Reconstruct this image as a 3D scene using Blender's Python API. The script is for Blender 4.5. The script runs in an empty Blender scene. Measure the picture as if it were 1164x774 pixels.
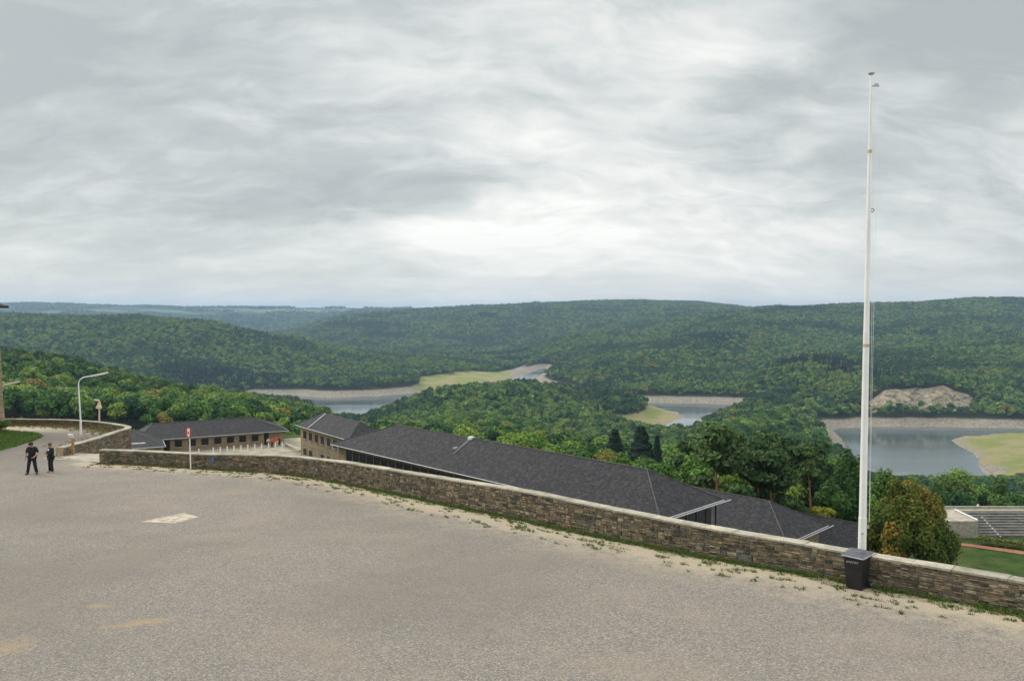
import bpy, bmesh, math, random
import numpy as np
from mathutils import Vector, Matrix
R = math.radians
rng = np.random.default_rng(7)
random.seed(7)
S = bpy.context.scene
COL = S.collection

# ------------------------------------------------------------------ camera
F = 889.0; PW, PH = 1164.0, 774.0; PITCH = R(2.25)
cam_d = bpy.data.cameras.new('camera'); cam = bpy.data.objects.new('camera', cam_d); COL.objects.link(cam)
cam.location = (0, 0, 0); cam.rotation_euler = (R(90) - PITCH, 0, 0)
cam_d.sensor_width = 36; cam_d.lens = 36 * F / PW; cam_d.clip_start = 0.5; cam_d.clip_end = 60000
S.camera = cam

# ------------------------------------------------------------------ world, sun, exposure
SUN_EL, SUN_AZ = 36, -58          # azimuth clockwise from +Y (view direction)
w = bpy.data.worlds.new('World'); S.world = w; w.use_nodes = True
nt = w.node_tree; nt.nodes.clear()
class NT:
    """tiny helper for node trees"""
    def __init__(s, tree): s.t = tree
    def n(s, typ, ins=None, **props):
        nd = s.t.nodes.new(typ)
        for k, v in props.items(): setattr(nd, k, v)
        if ins:
            for k, v in ins.items():
                sock = nd.inputs[k]
                if isinstance(v, bpy.types.NodeSocket): s.t.links.new(v, sock)
                elif isinstance(v, bpy.types.Node): s.t.links.new(v.outputs[0], sock)
                else:
                    if sock.type == 'RGBA' and len(v) == 3: v = (*v, 1)
                    sock.default_value = v
        return nd
    def m(s, op, a, b=0.0, c=0.0, clamp=False):
        return s.n('ShaderNodeMath', {0: a, 1: b, 2: c}, operation=op, use_clamp=clamp).outputs[0]
    def vm(s, op, a, b=(0, 0, 0)):
        nd = s.n('ShaderNodeVectorMath', {0: a, 1: b}, operation=op)
        return nd.outputs['Value'] if op in ('DOT_PRODUCT', 'LENGTH') else nd.outputs[0]
    def mix(s, f, a, b, blend='MIX'):
        nd = s.t.nodes.new('ShaderNodeMix'); nd.data_type = 'RGBA'; nd.blend_type = blend
        for idx, v in ((0, f), (6, a), (7, b)):
            sock = nd.inputs[idx]
            if isinstance(v, bpy.types.NodeSocket): s.t.links.new(v, sock)
            elif isinstance(v, (int, float)):
                sock.default_value = v if idx == 0 else (v, v, v, 1)
            else: sock.default_value = (*v, 1) if len(v) == 3 else v
        return nd.outputs[2]
    def ramp(s, f, pts, interp='LINEAR'):
        nd = s.n('ShaderNodeValToRGB', {0: f}); cr = nd.color_ramp; cr.interpolation = interp
        while len(cr.elements) < len(pts): cr.elements.new(0.5)
        for e, (p, c) in zip(cr.elements, pts):
            e.position = p
            e.color = (c, c, c, 1) if isinstance(c, (int, float)) else (*c, 1)
        return nd.outputs[0]
    def noise(s, vec, scale, detail=4, rough=0.55, dist=0.0):
        return s.n('ShaderNodeTexNoise', {'Vector': vec, 'Scale': scale, 'Detail': detail, 'Roughness': rough, 'Distortion': dist}).outputs[0]
    def mr(s, v, a, b, c=0.0, d=1.0, smooth=True):
        nd = s.n('ShaderNodeMapRange', {0: v, 1: a, 2: b, 3: c, 4: d}); 
        if smooth: nd.interpolation_type = 'SMOOTHSTEP'
        return nd.outputs[0]

N = NT(nt)
tc = N.n('ShaderNodeTexCoord').outputs['Generated']
dirn = N.vm('NORMALIZE', tc)
sep = N.n('ShaderNodeSeparateXYZ', {0: dirn})
dx, dy, dz = sep.outputs
sky = N.n('ShaderNodeTexSky', sky_type='NISHITA', sun_disc=False, sun_elevation=R(SUN_EL), sun_rotation=R(SUN_AZ), air_density=1.0, dust_density=2.0)
zc = N.m('MAXIMUM', dz, 0.0)
den = N.m('ADD', zc, 0.30)
cx = N.m('DIVIDE', dx, den); cy = N.m('DIVIDE', dy, den)
pl = N.n('ShaderNodeCombineXYZ', {0: cx, 1: cy, 2: 0.37}).outputs[0]
# streets of cloud, warped
warp = N.n('ShaderNodeTexNoise', {'Vector': pl, 'Scale': 0.9, 'Detail': 4, 'Roughness': 0.6}).outputs[1]
plw = N.vm('ADD', pl, N.vm('SCALE', N.vm('SUBTRACT', warp, (0.5, 0.5, 0.5)), (0, 0, 0)))
sc_node = [n_ for n_ in nt.nodes if n_.bl_idname == 'ShaderNodeVectorMath' and n_.operation == 'SCALE'][0]
sc_node.inputs['Scale'].default_value = 0.5
rot = N.n('ShaderNodeMapping', {'Vector': plw, 'Rotation': (0, 0, R(-24)), 'Scale': (0.75, 1.15, 1)}).outputs[0]
big = N.noise(rot, 1.15, 5, 0.5, 0.0)
fine = N.noise(N.n('ShaderNodeMapping', {'Vector': plw, 'Rotation': (0, 0, R(-32)), 'Location': (3.3, 1.7, 0), 'Scale': (0.8, 1.5, 1)}).outputs[0], 4.2, 9, 0.6, 0.3)
rid = N.noise(N.vm('ADD', rot, (5.2, 1.3, 0.4)), 2.0, 7, 0.62, 0.8)
rid = N.m('SUBTRACT', 1.0, N.m('ABSOLUTE', N.m('MULTIPLY', N.m('SUBTRACT', rid, 0.5), 4.0)))
cl = N.m('ADD', N.m('MULTIPLY', big, 0.56), N.m('MULTIPLY', fine, 0.42))
cl = N.m('ADD', cl, N.m('MULTIPLY', N.m('MAXIMUM', rid, 0.0), 0.03))
def pdir(px, py):
    u, v = (px - PW / 2) / F, (PH / 2 - py) / F
    d = Vector((u, math.cos(PITCH) + v * math.sin(PITCH), -math.sin(PITCH) + v * math.cos(PITCH)))
    return d.normalized()
def blob(px, py, width, amp, sx=1.0, sz=1.0, tilt=0.0):
    """soft bump of the cloud field round a direction of the sky"""
    c = pdir(px, py)
    d = N.vm('SUBTRACT', dirn, tuple(c))
    d = N.n('ShaderNodeMapping', {'Vector': d, 'Rotation': (0, tilt, 0)}).outputs[0]
    d = N.n('ShaderNodeMapping', {'Vector': d, 'Scale': (1 / sx, 1.0, 1 / sz)}).outputs[0]
    L = N.vm('LENGTH', d)
    return N.mr(L, 0.0, width, amp, 0.0)
terms = [blob(1075, 40, 0.27, -0.17, 1.5, 0.55, R(-10)), blob(120, 90, 0.6, -0.07, 1.3, 0.6, 0), blob(830, 40, 0.2, 0.05, 1.0, 0.5, R(25)),
         blob(600, 262, 0.22, 0.085, 1.3, 0.4, R(10)), blob(300, 190, 0.5, -0.045, 1.2, 0.5, 0),
         blob(480, 305, 0.1, -0.06, 1.6, 0.3, 0), blob(100, 330, 0.25, -0.03, 1.6, 0.3, 0),
         blob(880, 95, 0.10, -0.08, 1.2, 0.5, 0), blob(1080, 250, 0.2, -0.03, 1.2, 0.5, 0), blob(250, 110, 0.12, 0.05, 1.2, .5, 0)]
for t_ in terms: cl = N.m('ADD', cl, t_)
cloudcol = N.ramp(N.mr(cl, 0.335, 0.645, 0, 1, False), [(0.0, (0.38, 0.415, 0.42)), (0.25, (0.45, 0.485, 0.485)), (0.48, (0.57, 0.598, 0.59)), (0.68, (0.68, 0.692, 0.675)), (0.85, (0.78, 0.78, 0.755)), (1.0, (0.86, 0.855, 0.83))])
# smoother, paler towards the horizon
hz = N.mr(dz, 0.0, 0.13, 1.0, 0.0)
cloudcol = N.mix(N.m('MULTIPLY', hz, 0.62), cloudcol, (0.62, 0.645, 0.625))
# an overcast sky is brighter overhead (CIE overcast)
gain = N.m('ADD', 1.0, N.m('MULTIPLY', N.mr(dz, 0.38, 1.0), 1.45))
cloudcol = N.mix(1.0, cloudcol, N.n('ShaderNodeCombineXYZ', {0: gain, 1: gain, 2: gain}).outputs[0], 'MULTIPLY')
b1 = N.n('ShaderNodeBackground', {'Color': sky.outputs[0], 'Strength': 0.06})
b2 = N.n('ShaderNodeBackground', {'Color': cloudcol, 'Strength': 1.0})
mixs = N.n('ShaderNodeMixShader', {0: 0.93, 1: b1.outputs[0], 2: b2.outputs[0]})
N.n('ShaderNodeOutputWorld', {0: mixs.outputs[0]})

sd = bpy.data.lights.new('sun', 'SUN'); sun = bpy.data.objects.new('sun', sd); COL.objects.link(sun)
sd.energy = 1.5; sd.angle = R(18); sd.color = (1.0, 0.965, 0.9)
sdir = Vector((math.sin(R(SUN_AZ)) * math.cos(R(SUN_EL)), math.cos(R(SUN_AZ)) * math.cos(R(SUN_EL)), math.sin(R(SUN_EL))))
sun.rotation_euler = (-sdir).to_track_quat('-Z', 'Y').to_euler(); sun.location = (0, 40, 60)
S.render.engine = 'CYCLES'
S.view_settings.view_transform = 'Standard'; S.view_settings.look = 'None'
S.view_settings.exposure = 0.36; S.view_settings.gamma = 1; S.view_settings.use_curve_mapping = False
S.cycles.volume_bounces = 0

# ------------------------------------------------------------------ picture rays -> places
def P(px, py, Y):
    u, v = (px - PW / 2) / F, (PH / 2 - py) / F
    yd = math.cos(PITCH) + v * math.sin(PITCH)
    return Vector((u / yd * Y, Y, (v * math.cos(PITCH) - math.sin(PITCH)) / yd * Y))
def atz(px, py, z): 
    p = P(px, py, 1.0); return p * (z / p.z)
def g(Y): return -6.65 - 0.055 * Y                     # the gently falling plaza
def G(px, py):
    p = P(px, py, 1.0); Y = -6.65 / (p.z + 0.055); return P(px, py, Y)
ZW = -190.0                                            # level of the lake

# ------------------------------------------------------------------ object helpers
def tag(o, label=None, cat=None, group=None, kind=None):
    if label: o['label'] = label
    if cat: o['category'] = cat
    if group: o['group'] = group
    if kind: o['kind'] = kind
    return o
def empty(name, loc, label=None, cat=None, group=None, rz=0):
    o = bpy.data.objects.new(name, None); COL.objects.link(o); o.location = loc; o.rotation_euler = (0, 0, rz)
    o.empty_display_size = 0.5
    return tag(o, label, cat, group)
def np_mesh(name, V, Fc, attrs=None, fattrs=None, smooth=False):
    """V (n,3); Fc (m,k) all faces with k corners"""
    me = bpy.data.meshes.new(name)
    V = np.asarray(V, dtype=np.float32); Fc = np.asarray(Fc, dtype=np.int32)
    k = Fc.shape[1]
    me.vertices.add(len(V)); me.vertices.foreach_set('co', V.ravel())
    me.loops.add(Fc.size); me.loops.foreach_set('vertex_index', Fc.ravel())
    me.polygons.add(len(Fc)); me.polygons.foreach_set('loop_start', np.arange(0, Fc.size, k, dtype=np.int32))
    try: me.polygons.foreach_set('loop_total', np.full(len(Fc), k, dtype=np.int32))
    except Exception: pass
    me.update(calc_edges=True)
    if smooth: me.polygons.foreach_set('use_smooth', np.ones(len(Fc), dtype=bool))
    for d_, dom in ((attrs, 'POINT'), (fattrs, 'FACE')):
        if d_:
            for an, av in d_.items():
                a = me.attributes.new(an, 'FLOAT', dom); a.data.foreach_set('value', np.asarray(av, dtype=np.float32))
    me.validate()
    return me
class MB:
    """collects quads/tris, builds one mesh; per-face float 't'"""
    def __init__(s): s.v = []; s.f = []; s.t = []
    def add(s, vs, fs, t=0.5):
        o = len(s.v); s.v += [tuple(v) for v in vs]
        for f in fs: s.f.append([o + i for i in f]); s.t.append(t)
    def box(s, c, sx, sy, sz, rz=0.0, t=0.5, ax=None):
        """centre c, full sizes; rz turns about z"""
        M = Matrix.Rotation(rz, 3, 'Z') if ax is None else ax
        vs = [Vector(c) + M @ Vector((a * sx / 2, b * sy / 2, d * sz / 2)) for d in (-1, 1) for b in (-1, 1) for a in (-1, 1)]
        s.add(vs, [(0, 2, 3, 1), (4, 5, 7, 6), (0, 1, 5, 4), (2, 6, 7, 3), (0, 4, 6, 2), (1, 3, 7, 5)], t)
    def tube(s, pts, rad, seg=10, cap=True, t=0.5):
        pts = [Vector(p) for p in pts]; n = len(pts)
        rad = rad if isinstance(rad, (list, tuple)) else [rad] * n
        rings = []
        for i, p in enumerate(pts):
            d = (pts[min(i + 1, n - 1)] - pts[max(i - 1, 0)]).normalized()
            a = d.cross(Vector((0, 0, 1))) if abs(d.z) < 0.95 else d.cross(Vector((0, 1, 0)))
            a.normalize(); b = d.cross(a)
            rings.append([p + (a * math.cos(2 * math.pi * k / seg) + b * math.sin(2 * math.pi * k / seg)) * rad[i] for k in range(seg)])
        vs = [v for r_ in rings for v in r_]
        fs = [(i * seg + k, i * seg + (k + 1) % seg, (i + 1) * seg + (k + 1) % seg, (i + 1) * seg + k) for i in range(n - 1) for k in range(seg)]
        if cap: fs += [tuple(range(seg))[::-1], tuple((n - 1) * seg + k for k in range(seg))]
        s.add(vs, fs, t)
    def build(s, name, mat, parent=None, smooth=False, bevel=0):
        me = bpy.data.meshes.new(name); me.from_pydata(s.v, [], s.f)
        a = me.attributes.new('t', 'FLOAT', 'FACE'); a.data.foreach_set('value', s.t)
        bm = bmesh.new(); bm.from_mesh(me); bmesh.ops.recalc_face_normals(bm, faces=bm.faces); bm.to_mesh(me); bm.free()
        if smooth:
            for p in me.polygons: p.use_smooth = True
        o = link(name, me, mat, parent)
        if bevel:
            b = o.modifiers.new('bevel', 'BEVEL'); b.width = bevel; b.segments = 2; b.limit_method = 'ANGLE'
        return o
def link(name, me, mat=None, parent=None):
    o = bpy.data.objects.new(name, me); COL.objects.link(o)
    if mat and not me.materials: me.materials.append(mat)
    if parent:
        o.parent = parent
        o.location = -parent.location if parent.rotation_euler.z == 0 and not parent.get('local') else (0, 0, 0)
    return o
# meshes under an Empty are given in world space (their offset undoes the parent's location) unless the Empty has 'local'

# ------------------------------------------------------------------ materials
def mat(name):
    m = bpy.data.materials.new(name); m.use_nodes = True
    t = m.node_tree; t.nodes.clear(); n = NT(t)
    return m, n
def finish(n, color, rough=0.85, bump=None, bstr=0.3, bdist=0.05, metal=0.0, spec=0.3):
    ins = {'Base Color': color, 'Roughness': rough, 'Metallic': metal, 'Specular IOR Level': spec}
    b = n.n('ShaderNodeBsdfPrincipled', ins)
    if bump is not None:
        bp = n.n('ShaderNodeBump', {'Height': bump, 'Strength': bstr, 'Distance': bdist})
        n.t.links.new(bp.outputs[0], b.inputs['Normal'])
    n.n('ShaderNodeOutputMaterial', {0: b.outputs[0]})
    return b
def simple(name, col, rough=0.6, var=0.15, scale=3.0, metal=0.0, spec=0.4):
    m, n = mat(name)
    co = n.n('ShaderNodeTexCoord').outputs['Object']
    f = n.noise(co, scale, 5, 0.6)
    c = n.mix(n.mr(f, 0.3, 0.7), tuple(x * (1 - var) for x in col), tuple(min(1, x * (1 + var)) for x in col))
    finish(n, c, rough, f, 0.1, 0.01, metal, spec); return m
def attr(n, name, typ='GEOMETRY'):
    return n.n('ShaderNodeAttribute', attribute_name=name, attribute_type=typ).outputs['Fac']

M = {}
def foliage_mat(name, dark, mid, light, odd, odd_amt=0.06, patch=True):
    m, n = mat(name)
    oi = n.n('ShaderNodeObjectInfo')
    rnd = oi.outputs['Random']; loc = oi.outputs['Location']
    t = attr(n, 't')
    c = n.ramp(rnd, [(0.0, dark), (0.45, mid), (0.85, light), (1.0, light)])
    if patch:
        pn = n.noise(loc, 0.0045, 4, 0.65)
        c = n.mix(n.mr(pn, 0.49, 0.57), c, n.mix(0.8, c, dark))
        pn2 = n.noise(n.vm('ADD', loc, (311, 77, 0)), 0.011, 3, 0.6)
        c = n.mix(n.m('MULTIPLY', n.mr(pn2, 0.52, 0.66), 0.5), c, light)
    wn = n.n('ShaderNodeTexWhiteNoise', {'Vector': loc}, noise_dimensions='3D').outputs['Value']
    c = n.mix(n.mr(wn, 1 - odd_amt, 1 - odd_amt * 0.5), c, odd)
    # leaf to leaf variation, and the painted shade of the lobe cores
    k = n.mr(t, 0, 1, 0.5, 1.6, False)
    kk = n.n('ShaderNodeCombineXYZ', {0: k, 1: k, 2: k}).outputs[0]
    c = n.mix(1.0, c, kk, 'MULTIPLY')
    b = n.n('ShaderNodeBsdfPrincipled', {'Base Color': c, 'Roughness': 0.7, 'Specular IOR Level': 0.25})
    tr = n.n('ShaderNodeBsdfTranslucent', {'Color': c})
    mx = n.n('ShaderNodeMixShader', {0: 0.15, 1: b.outputs[0], 2: tr.outputs[0]})
    n.n('ShaderNodeOutputMaterial', {0: mx.outputs[0]})
    return m
M['forest'] = foliage_mat('forest_leaves', (0.016, 0.060, 0.016), (0.062, 0.150, 0.024), (0.175, 0.250, 0.036), (0.22, 0.175, 0.035), 0.03)
M['leaf'] = foliage_mat('broad_leaves', (0.034, 0.090, 0.016), (0.082, 0.162, 0.024), (0.165, 0.235, 0.032), (0.18, 0.17, 0.03), 0.05, False)
M['conifer'] = foliage_mat('conifer_needles', (0.010, 0.028, 0.014), (0.014, 0.036, 0.018), (0.020, 0.045, 0.02), (0.02, 0.045, 0.02), 0.01, False)
M['pine'] = foliage_mat('pine_needles', (0.035, 0.075, 0.022), (0.05, 0.095, 0.026), (0.07, 0.12, 0.03), (0.05, 0.09, 0.02), 0.01, False)
M['bark'] = simple('bark', (0.11, 0.085, 0.06), 0.95, 0.4, 2.0)
M['pine_bark'] = simple('pine_bark', (0.30, 0.15, 0.08), 0.95, 0.35, 2.0)
M['white'] = simple('white_paint', (0.78, 0.78, 0.75), 0.45, 0.05, 1.5)
M['grey_metal'] = simple('galvanised_metal', (0.42, 0.43, 0.43), 0.45, 0.12, 2.0, 0.3)
M['black'] = simple('black_plastic', (0.016, 0.016, 0.02), 0.42, 0.25, 4.0)
M['red'] = simple('red_paint', (0.55, 0.06, 0.03), 0.5, 0.1)
M['wood'] = simple('weathered_wood', (0.35, 0.2, 0.09), 0.85, 0.25, 4.0)
M['pale_wood'] = simple('pale_wood', (0.62, 0.5, 0.33), 0.8, 0.15, 4.0)
M['dark_glass'] = simple('dark_window_glass', (0.012, 0.014, 0.018), 0.35, 0.3, 1.0, 0, 0.3)
M['dark_frame'] = simple('dark_frame', (0.05, 0.045, 0.04), 0.6, 0.2)

# stone work: colour per stone in face attribute t
def stone_mat(name, tones, mortar_mix=0.0, blotch=1.5):
    m, n = mat(name)
    co = n.n('ShaderNodeTexCoord').outputs['Object']
    t = attr(n, 't')
    c = n.ramp(t, tones, 'LINEAR')
    nb = n.noise(co, blotch * 4, 6, 0.65)
    c = n.mix(n.mr(nb, 0.38, 0.6), n.mix(0.6, c, (0.045, 0.045, 0.04)), c)
    c = n.mix(n.m('MULTIPLY', n.mr(n.noise(co, 11, 5, 0.75), 0.5, 0.68), 0.5), c, (0.34, 0.29, 0.2))
    nl = n.noise(co, blotch, 5, 0.7)
    c = n.mix(n.m('MULTIPLY', n.mr(nl, 0.58, 0.72), 0.55), c, (0.33, 0.30, 0.22))
    finish(n, c, 0.92, n.noise(co, 22, 6, 0.7), 0.5, 0.02, 0, 0.2)
    return m
TONES = [(0.0, (0.05, 0.056, 0.048)), (0.2, (0.10, 0.10, 0.08)), (0.4, (0.19, 0.165, 0.115)), (0.6, (0.30, 0.225, 0.135)), (0.75, (0.37, 0.265, 0.15)), (0.88, (0.16, 0.16, 0.14)), (1.0, (0.40, 0.34, 0.25))]
M['stone'] = stone_mat('rubble_stone', TONES)
def mortar_m():
    m, n = mat('mortar'); co = n.n('ShaderNodeTexCoord').outputs['Object']
    f = n.noise(co, 3, 6, 0.7)
    c = n.mix(n.mr(f, 0.35, 0.7), (0.30, 0.225, 0.13), (0.52, 0.41, 0.25)); finish(n, c, 0.95, f, 0.4, 0.03); return m
M['mortar'] = mortar_m()
def coping_m():
    m, n = mat('coping_stone'); co = n.n('ShaderNodeTexCoord').outputs['Object']
    f = n.noise(co, 1.6, 7, 0.7); f2 = n.noise(co, 14, 6, 0.7)
    c = n.mix(n.mr(f, 0.35, 0.68), (0.27, 0.25, 0.19), (0.47, 0.43, 0.34))
    c = n.mix(n.m('MULTIPLY', n.mr(f2, 0.52, 0.68), 0.7), c, (0.13, 0.12, 0.09))
    c = n.mix(n.m('MULTIPLY', n.mr(n.noise(co, 5, 4, 0.6), 0.62, 0.7), 0.6), c, (0.62, 0.6, 0.52))
    t = attr(n, 't'); k = n.mr(t, 0, 1, 0.8, 1.15, False)
    c = n.mix(1.0, c, n.n('ShaderNodeCombineXYZ', {0: k, 1: k, 2: k}).outputs[0], 'MULTIPLY')
    finish(n, c, 0.95, f2, 0.5, 0.02); return m
M['coping'] = coping_m()
def far_stone_m():     # masonry of the buildings: small courses in colour and relief
    m, n = mat('coursed_stone'); co = n.n('ShaderNodeTexCoord').outputs['Object']
    s = n.n('ShaderNodeSeparateXYZ', {0: co}).outputs
    u = n.m('ADD', s[0], n.m('MULTIPLY', s[1], 0.9))
    uv = n.n('ShaderNodeCombineXYZ', {0: u, 1: s[2], 2: 0}).outputs[0]
    br = n.n('ShaderNodeTexBrick', {'Vector': uv, 'Color1': (0.30, 0.21, 0.12, 1), 'Color2': (0.14, 0.115, 0.085, 1), 'Mortar': (0.34, 0.29, 0.21, 1), 'Scale': 1.0, 'Mortar Size': 0.015, 'Brick Width': 0.55, 'Row Height': 0.19, 'Bias': 0.0})
    f = n.noise(co, 1.2, 5, 0.7)
    c = n.mix(n.mr(f, 0.35, 0.7), br.outputs[0], n.mix(0.5, br.outputs[0], (0.36, 0.29, 0.19)))
    finish(n, c, 0.93, br.outputs[1], -0.3, 0.02); return m
M['masonry'] = far_stone_m()
def slate_m():
    m, n = mat('slate_roof'); co = n.n('ShaderNodeTexCoord').outputs['Object']
    t = attr(n, 't')
    f = n.noise(co, 0.5, 5, 0.7); f2 = n.noise(co, 3.5, 4, 0.8)
    c = n.mix(n.mr(f2, 0.3, 0.7), (0.010, 0.011, 0.014), (0.045, 0.043, 0.047))
    vo = n.n('ShaderNodeTexVoronoi', {'Vector': co, 'Scale': 3.2}).outputs['Color']
    vv = n.n('ShaderNodeSeparateXYZ', {0: vo}).outputs[0]
    c = n.mix(n.m('MULTIPLY', n.mr(vv, 0.55, 0.9), 0.55), c, (0.065, 0.058, 0.058))
    c = n.mix(n.m('MULTIPLY', n.mr(f, 0.55, 0.75), 0.3), c, (0.045, 0.05, 0.035))
    sp_z = n.n('ShaderNodeSeparateXYZ', {0: co}).outputs[2]
    course = n.m('FRACT', n.m('MULTIPLY', sp_z, 6.5))
    c = n.mix(n.m('MULTIPLY', n.mr(course, 0.0, 0.25, 1, 0), 0.35), c, (0.006, 0.006, 0.007))
    finish(n, c, 0.75, n.m('ADD', f2, n.m('MULTIPLY', course, 0.6)), 0.35, 0.03, 0, 0.2); return m
M['slate'] = slate_m()
M['ridge'] = simple('ridge_slate', (0.085, 0.08, 0.075), 0.7, 0.3)

# ------------------------------------------------------------------ terrain
C = []   # control points (X, Y, z) of the bare ground
def T(pts, h=13):                       # tree tops seen at (px, py) at distance Y
    for px, py, Y in pts:
        p = P(px, py, Y); C.append((px, Y, p.z - h))
def W(pts):                             # ground level z at bearing px, distance Y
    for px, Y, z in pts: C.append((px, Y, z))
for px in (-250, 0, 250, 500, 750, 1000, 1250, 1420):
    W([(px, 12, -22), (px, 30, -22)])
W([(-250, 75, -24), (0, 75, -24), (250, 60, -26), (500, 60, -24), (750, 50, -26), (1000, 50, -30), (1250, 50, -32), (1420, 60, -34)])
W([(0, 110, -29), (200, 110, -26), (400, 105, -25), (600, 85, -25), (800, 90, -30), (1000, 90, -33), (1200, 95, -36), (1420, 95, -40)])
# left near hill
T([(-250, 478, 140), (0, 478, 140), (80, 481, 145), (150, 483, 165), (220, 479, 185), (300, 477, 190), (345, 480, 185)])
T([(-250, 445, 270), (0, 452, 260), (100, 458, 260), (200, 463, 260), (300, 468, 270), (350, 475, 280)])
T([(-250, 425, 420), (0, 428, 420), (100, 440, 420), (200, 452, 420), (290, 460, 420), (350, 470, 420)])
T([(-250, 398, 640), (0, 401, 640), (50, 404, 640), (100, 416, 640), (150, 427, 650), (200, 438, 650), (250, 445, 660), (300, 452, 680), (340, 462, 700)], 13)
T([(372, 474, 800)], 12)
W([(-250, 950, -120), (0, 950, -125), (100, 950, -135), (200, 1000, -150), (300, 1050, -160), (350, 1100, -172)])
W([(-250, 1250, -175), (0, 1300, -175), (100, 1350, -178), (200, 1400, -183)])
# hill beyond the left arm
T([(-250, 402, 1800), (0, 402, 1850), (100, 407, 1850), (200, 415, 1850), (300, 430, 1900), (400, 432, 1900), (480, 430, 1950), (540, 422, 2150)], 12)
T([(-250, 354, 2700), (0, 355, 2700), (60, 358, 2650), (130, 362, 2600), (200, 362, 2500), (240, 368, 2400), (290, 381, 2400), (350, 392, 2350), (410, 402, 2300), (450, 407, 2300)], 17)
T([(480, 411, 2250), (520, 411, 2300), (555, 409, 2450), (600, 405, 2700)], 20)
W([(-250, 3400, -110), (0, 3400, -110), (130, 3400, -120), (240, 3200, -140), (350, 3100, -165), (450, 3000, -178), (530, 3100, -176), (620, 3300, -150)])
# far plateau
T([(-250, 352, 6600), (0, 352, 6600), (150, 357, 6600), (260, 366, 6300), (330, 377, 5900)], 8)
W([(-250, 4600, -125), (0, 4600, -125), (150, 4600, -135), (280, 4700, -160), (340, 4900, -168)])
T([(-250, 346, 9000), (0, 346.5, 9000), (100, 347, 9000), (200, 349.5, 9000), (300, 349, 9000), (440, 350.5, 9000), (700, 352, 9000), (1420, 352, 9000)], 5)
W([(x, 14000, -60) for x in (-250, 300, 800, 1420)])
# central far hill
T([(345, 376, 3900), (375, 367, 4100), (405, 360, 4300), (440, 354.5, 4600), (500, 350, 4900), (560, 349, 5000), (610, 347.5, 5000), (650, 343.5, 5000), (700, 343, 5000), (740, 341.5, 5000), (790, 345, 5000), (840, 348.5, 5000)], 17)
T([(370, 390, 3500), (450, 386, 3600), (530, 388, 3700), (620, 383, 3700), (700, 366, 3900)], 17)
# spur coming forward in it
T([(640, 352, 4400), (590, 362, 4200), (545, 376, 3900), (520, 390, 3600)], 6)
# big right hill: left spur, then crest
T([(605, 431, 2000), (620, 418, 2150), (650, 403, 2300), (700, 388, 2550), (750, 374, 2800), (800, 363, 3000), (850, 354, 3200), (900, 348, 3400), (960, 345, 3600), (1020, 345, 3700), (1080, 342, 3700), (1164, 340, 3700), (1420, 338, 3700)], 17)
W([(900, 4600, -80), (1164, 4600, -80), (1420, 4600, -80), (640, 2900, -120)])
T([(690, 420, 1850), (740, 436, 1720), (800, 436, 1720), (840, 440, 1680)], 13)
T([(730, 405, 2100), (800, 398, 2150), (780, 380, 2550), (860, 375, 2600)], 13)
# spur in the middle of its face
T([(850, 444, 1500), (875, 424, 1560), (900, 410, 1650), (950, 403, 1800), (1000, 400, 1950)], 13)
T([(850, 415, 1950), (900, 398, 2250), (960, 394, 2400)], 17)
T([(900, 372, 2800), (1000, 372, 2800), (1164, 370, 2700), (1420, 370, 2700)], 13)
T([(930, 440, 1400), (960, 450, 1370), (990, 440, 1400)], 13)
# cliff and bench
W([(x, 1306, -174) for x in (960, 1000, 1040, 1080, 1130)])
W([(1000, 1322, -171), (1040, 1322, -171), (1080, 1322, -171), (1110, 1322, -171), (1150, 1322, -170)])
W([(1005, 1346, -146), (1040, 1350, -140), (1075, 1352, -136), (1100, 1350, -150), (1130, 1345, -168)])
T([(1040, 431, 1430), (1075, 427, 1430), (1120, 432, 1430), (1164, 436, 1430), (1420, 436, 1430), (1040, 408, 1700), (1164, 402, 1750), (1420, 400, 1750), (1050, 386, 2200), (1164, 384, 2200)], 13)
# middle hill
T([(412, 482, 1080), (438, 466, 1150), (465, 454, 1220), (490, 446, 1270), (515, 442, 1300), (540, 438, 1330), (570, 435, 1380), (595, 434, 1450), (640, 438, 1420), (690, 444, 1400), (722, 455, 1360)], 12)
T([(440, 481, 850), (500, 468, 950), (560, 462, 1050), (640, 462, 1150), (690, 466, 1200), (650, 482, 1050), (600, 480, 850), (520, 481, 700), (450, 487, 600)], 13)
T([(440, 486, 190), (500, 489, 180), (560, 497, 165), (620, 505, 155), (680, 515, 145), (720, 530, 135), (780, 548, 130)], 12)
T([(440, 484, 330), (500, 486, 310), (545, 482, 300), (600, 478, 300), (650, 490, 280), (700, 503, 250), (520, 497, 500), (600, 499, 560), (660, 504, 600)], 13)
W([(580, 1700, -192), (650, 1650, -193), (520, 1750, -192), (450, 1500, -194)])
# front spur to the right of the middle lake
T([(860, 553, 140), (940, 560, 150), (800, 538, 190), (860, 532, 200), (930, 538, 200), (760, 518, 300), (850, 514, 320), (930, 523, 320), (800, 508, 520), (860, 499, 520), (920, 510, 520), (870, 483, 800), (915, 488, 850), (890, 470, 1050), (925, 477, 1080), (850, 463, 1300), (885, 462, 1280), (915, 467, 1250)], 13)
T([(725, 512, 600), (740, 506, 820), (790, 497, 760), (772, 494, 1000), (835, 476, 1020), (808, 480, 1200)], 15)
T([(950, 500, 1000), (965, 520, 760), (985, 535, 560), (1000, 545, 420)], 12)
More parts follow.
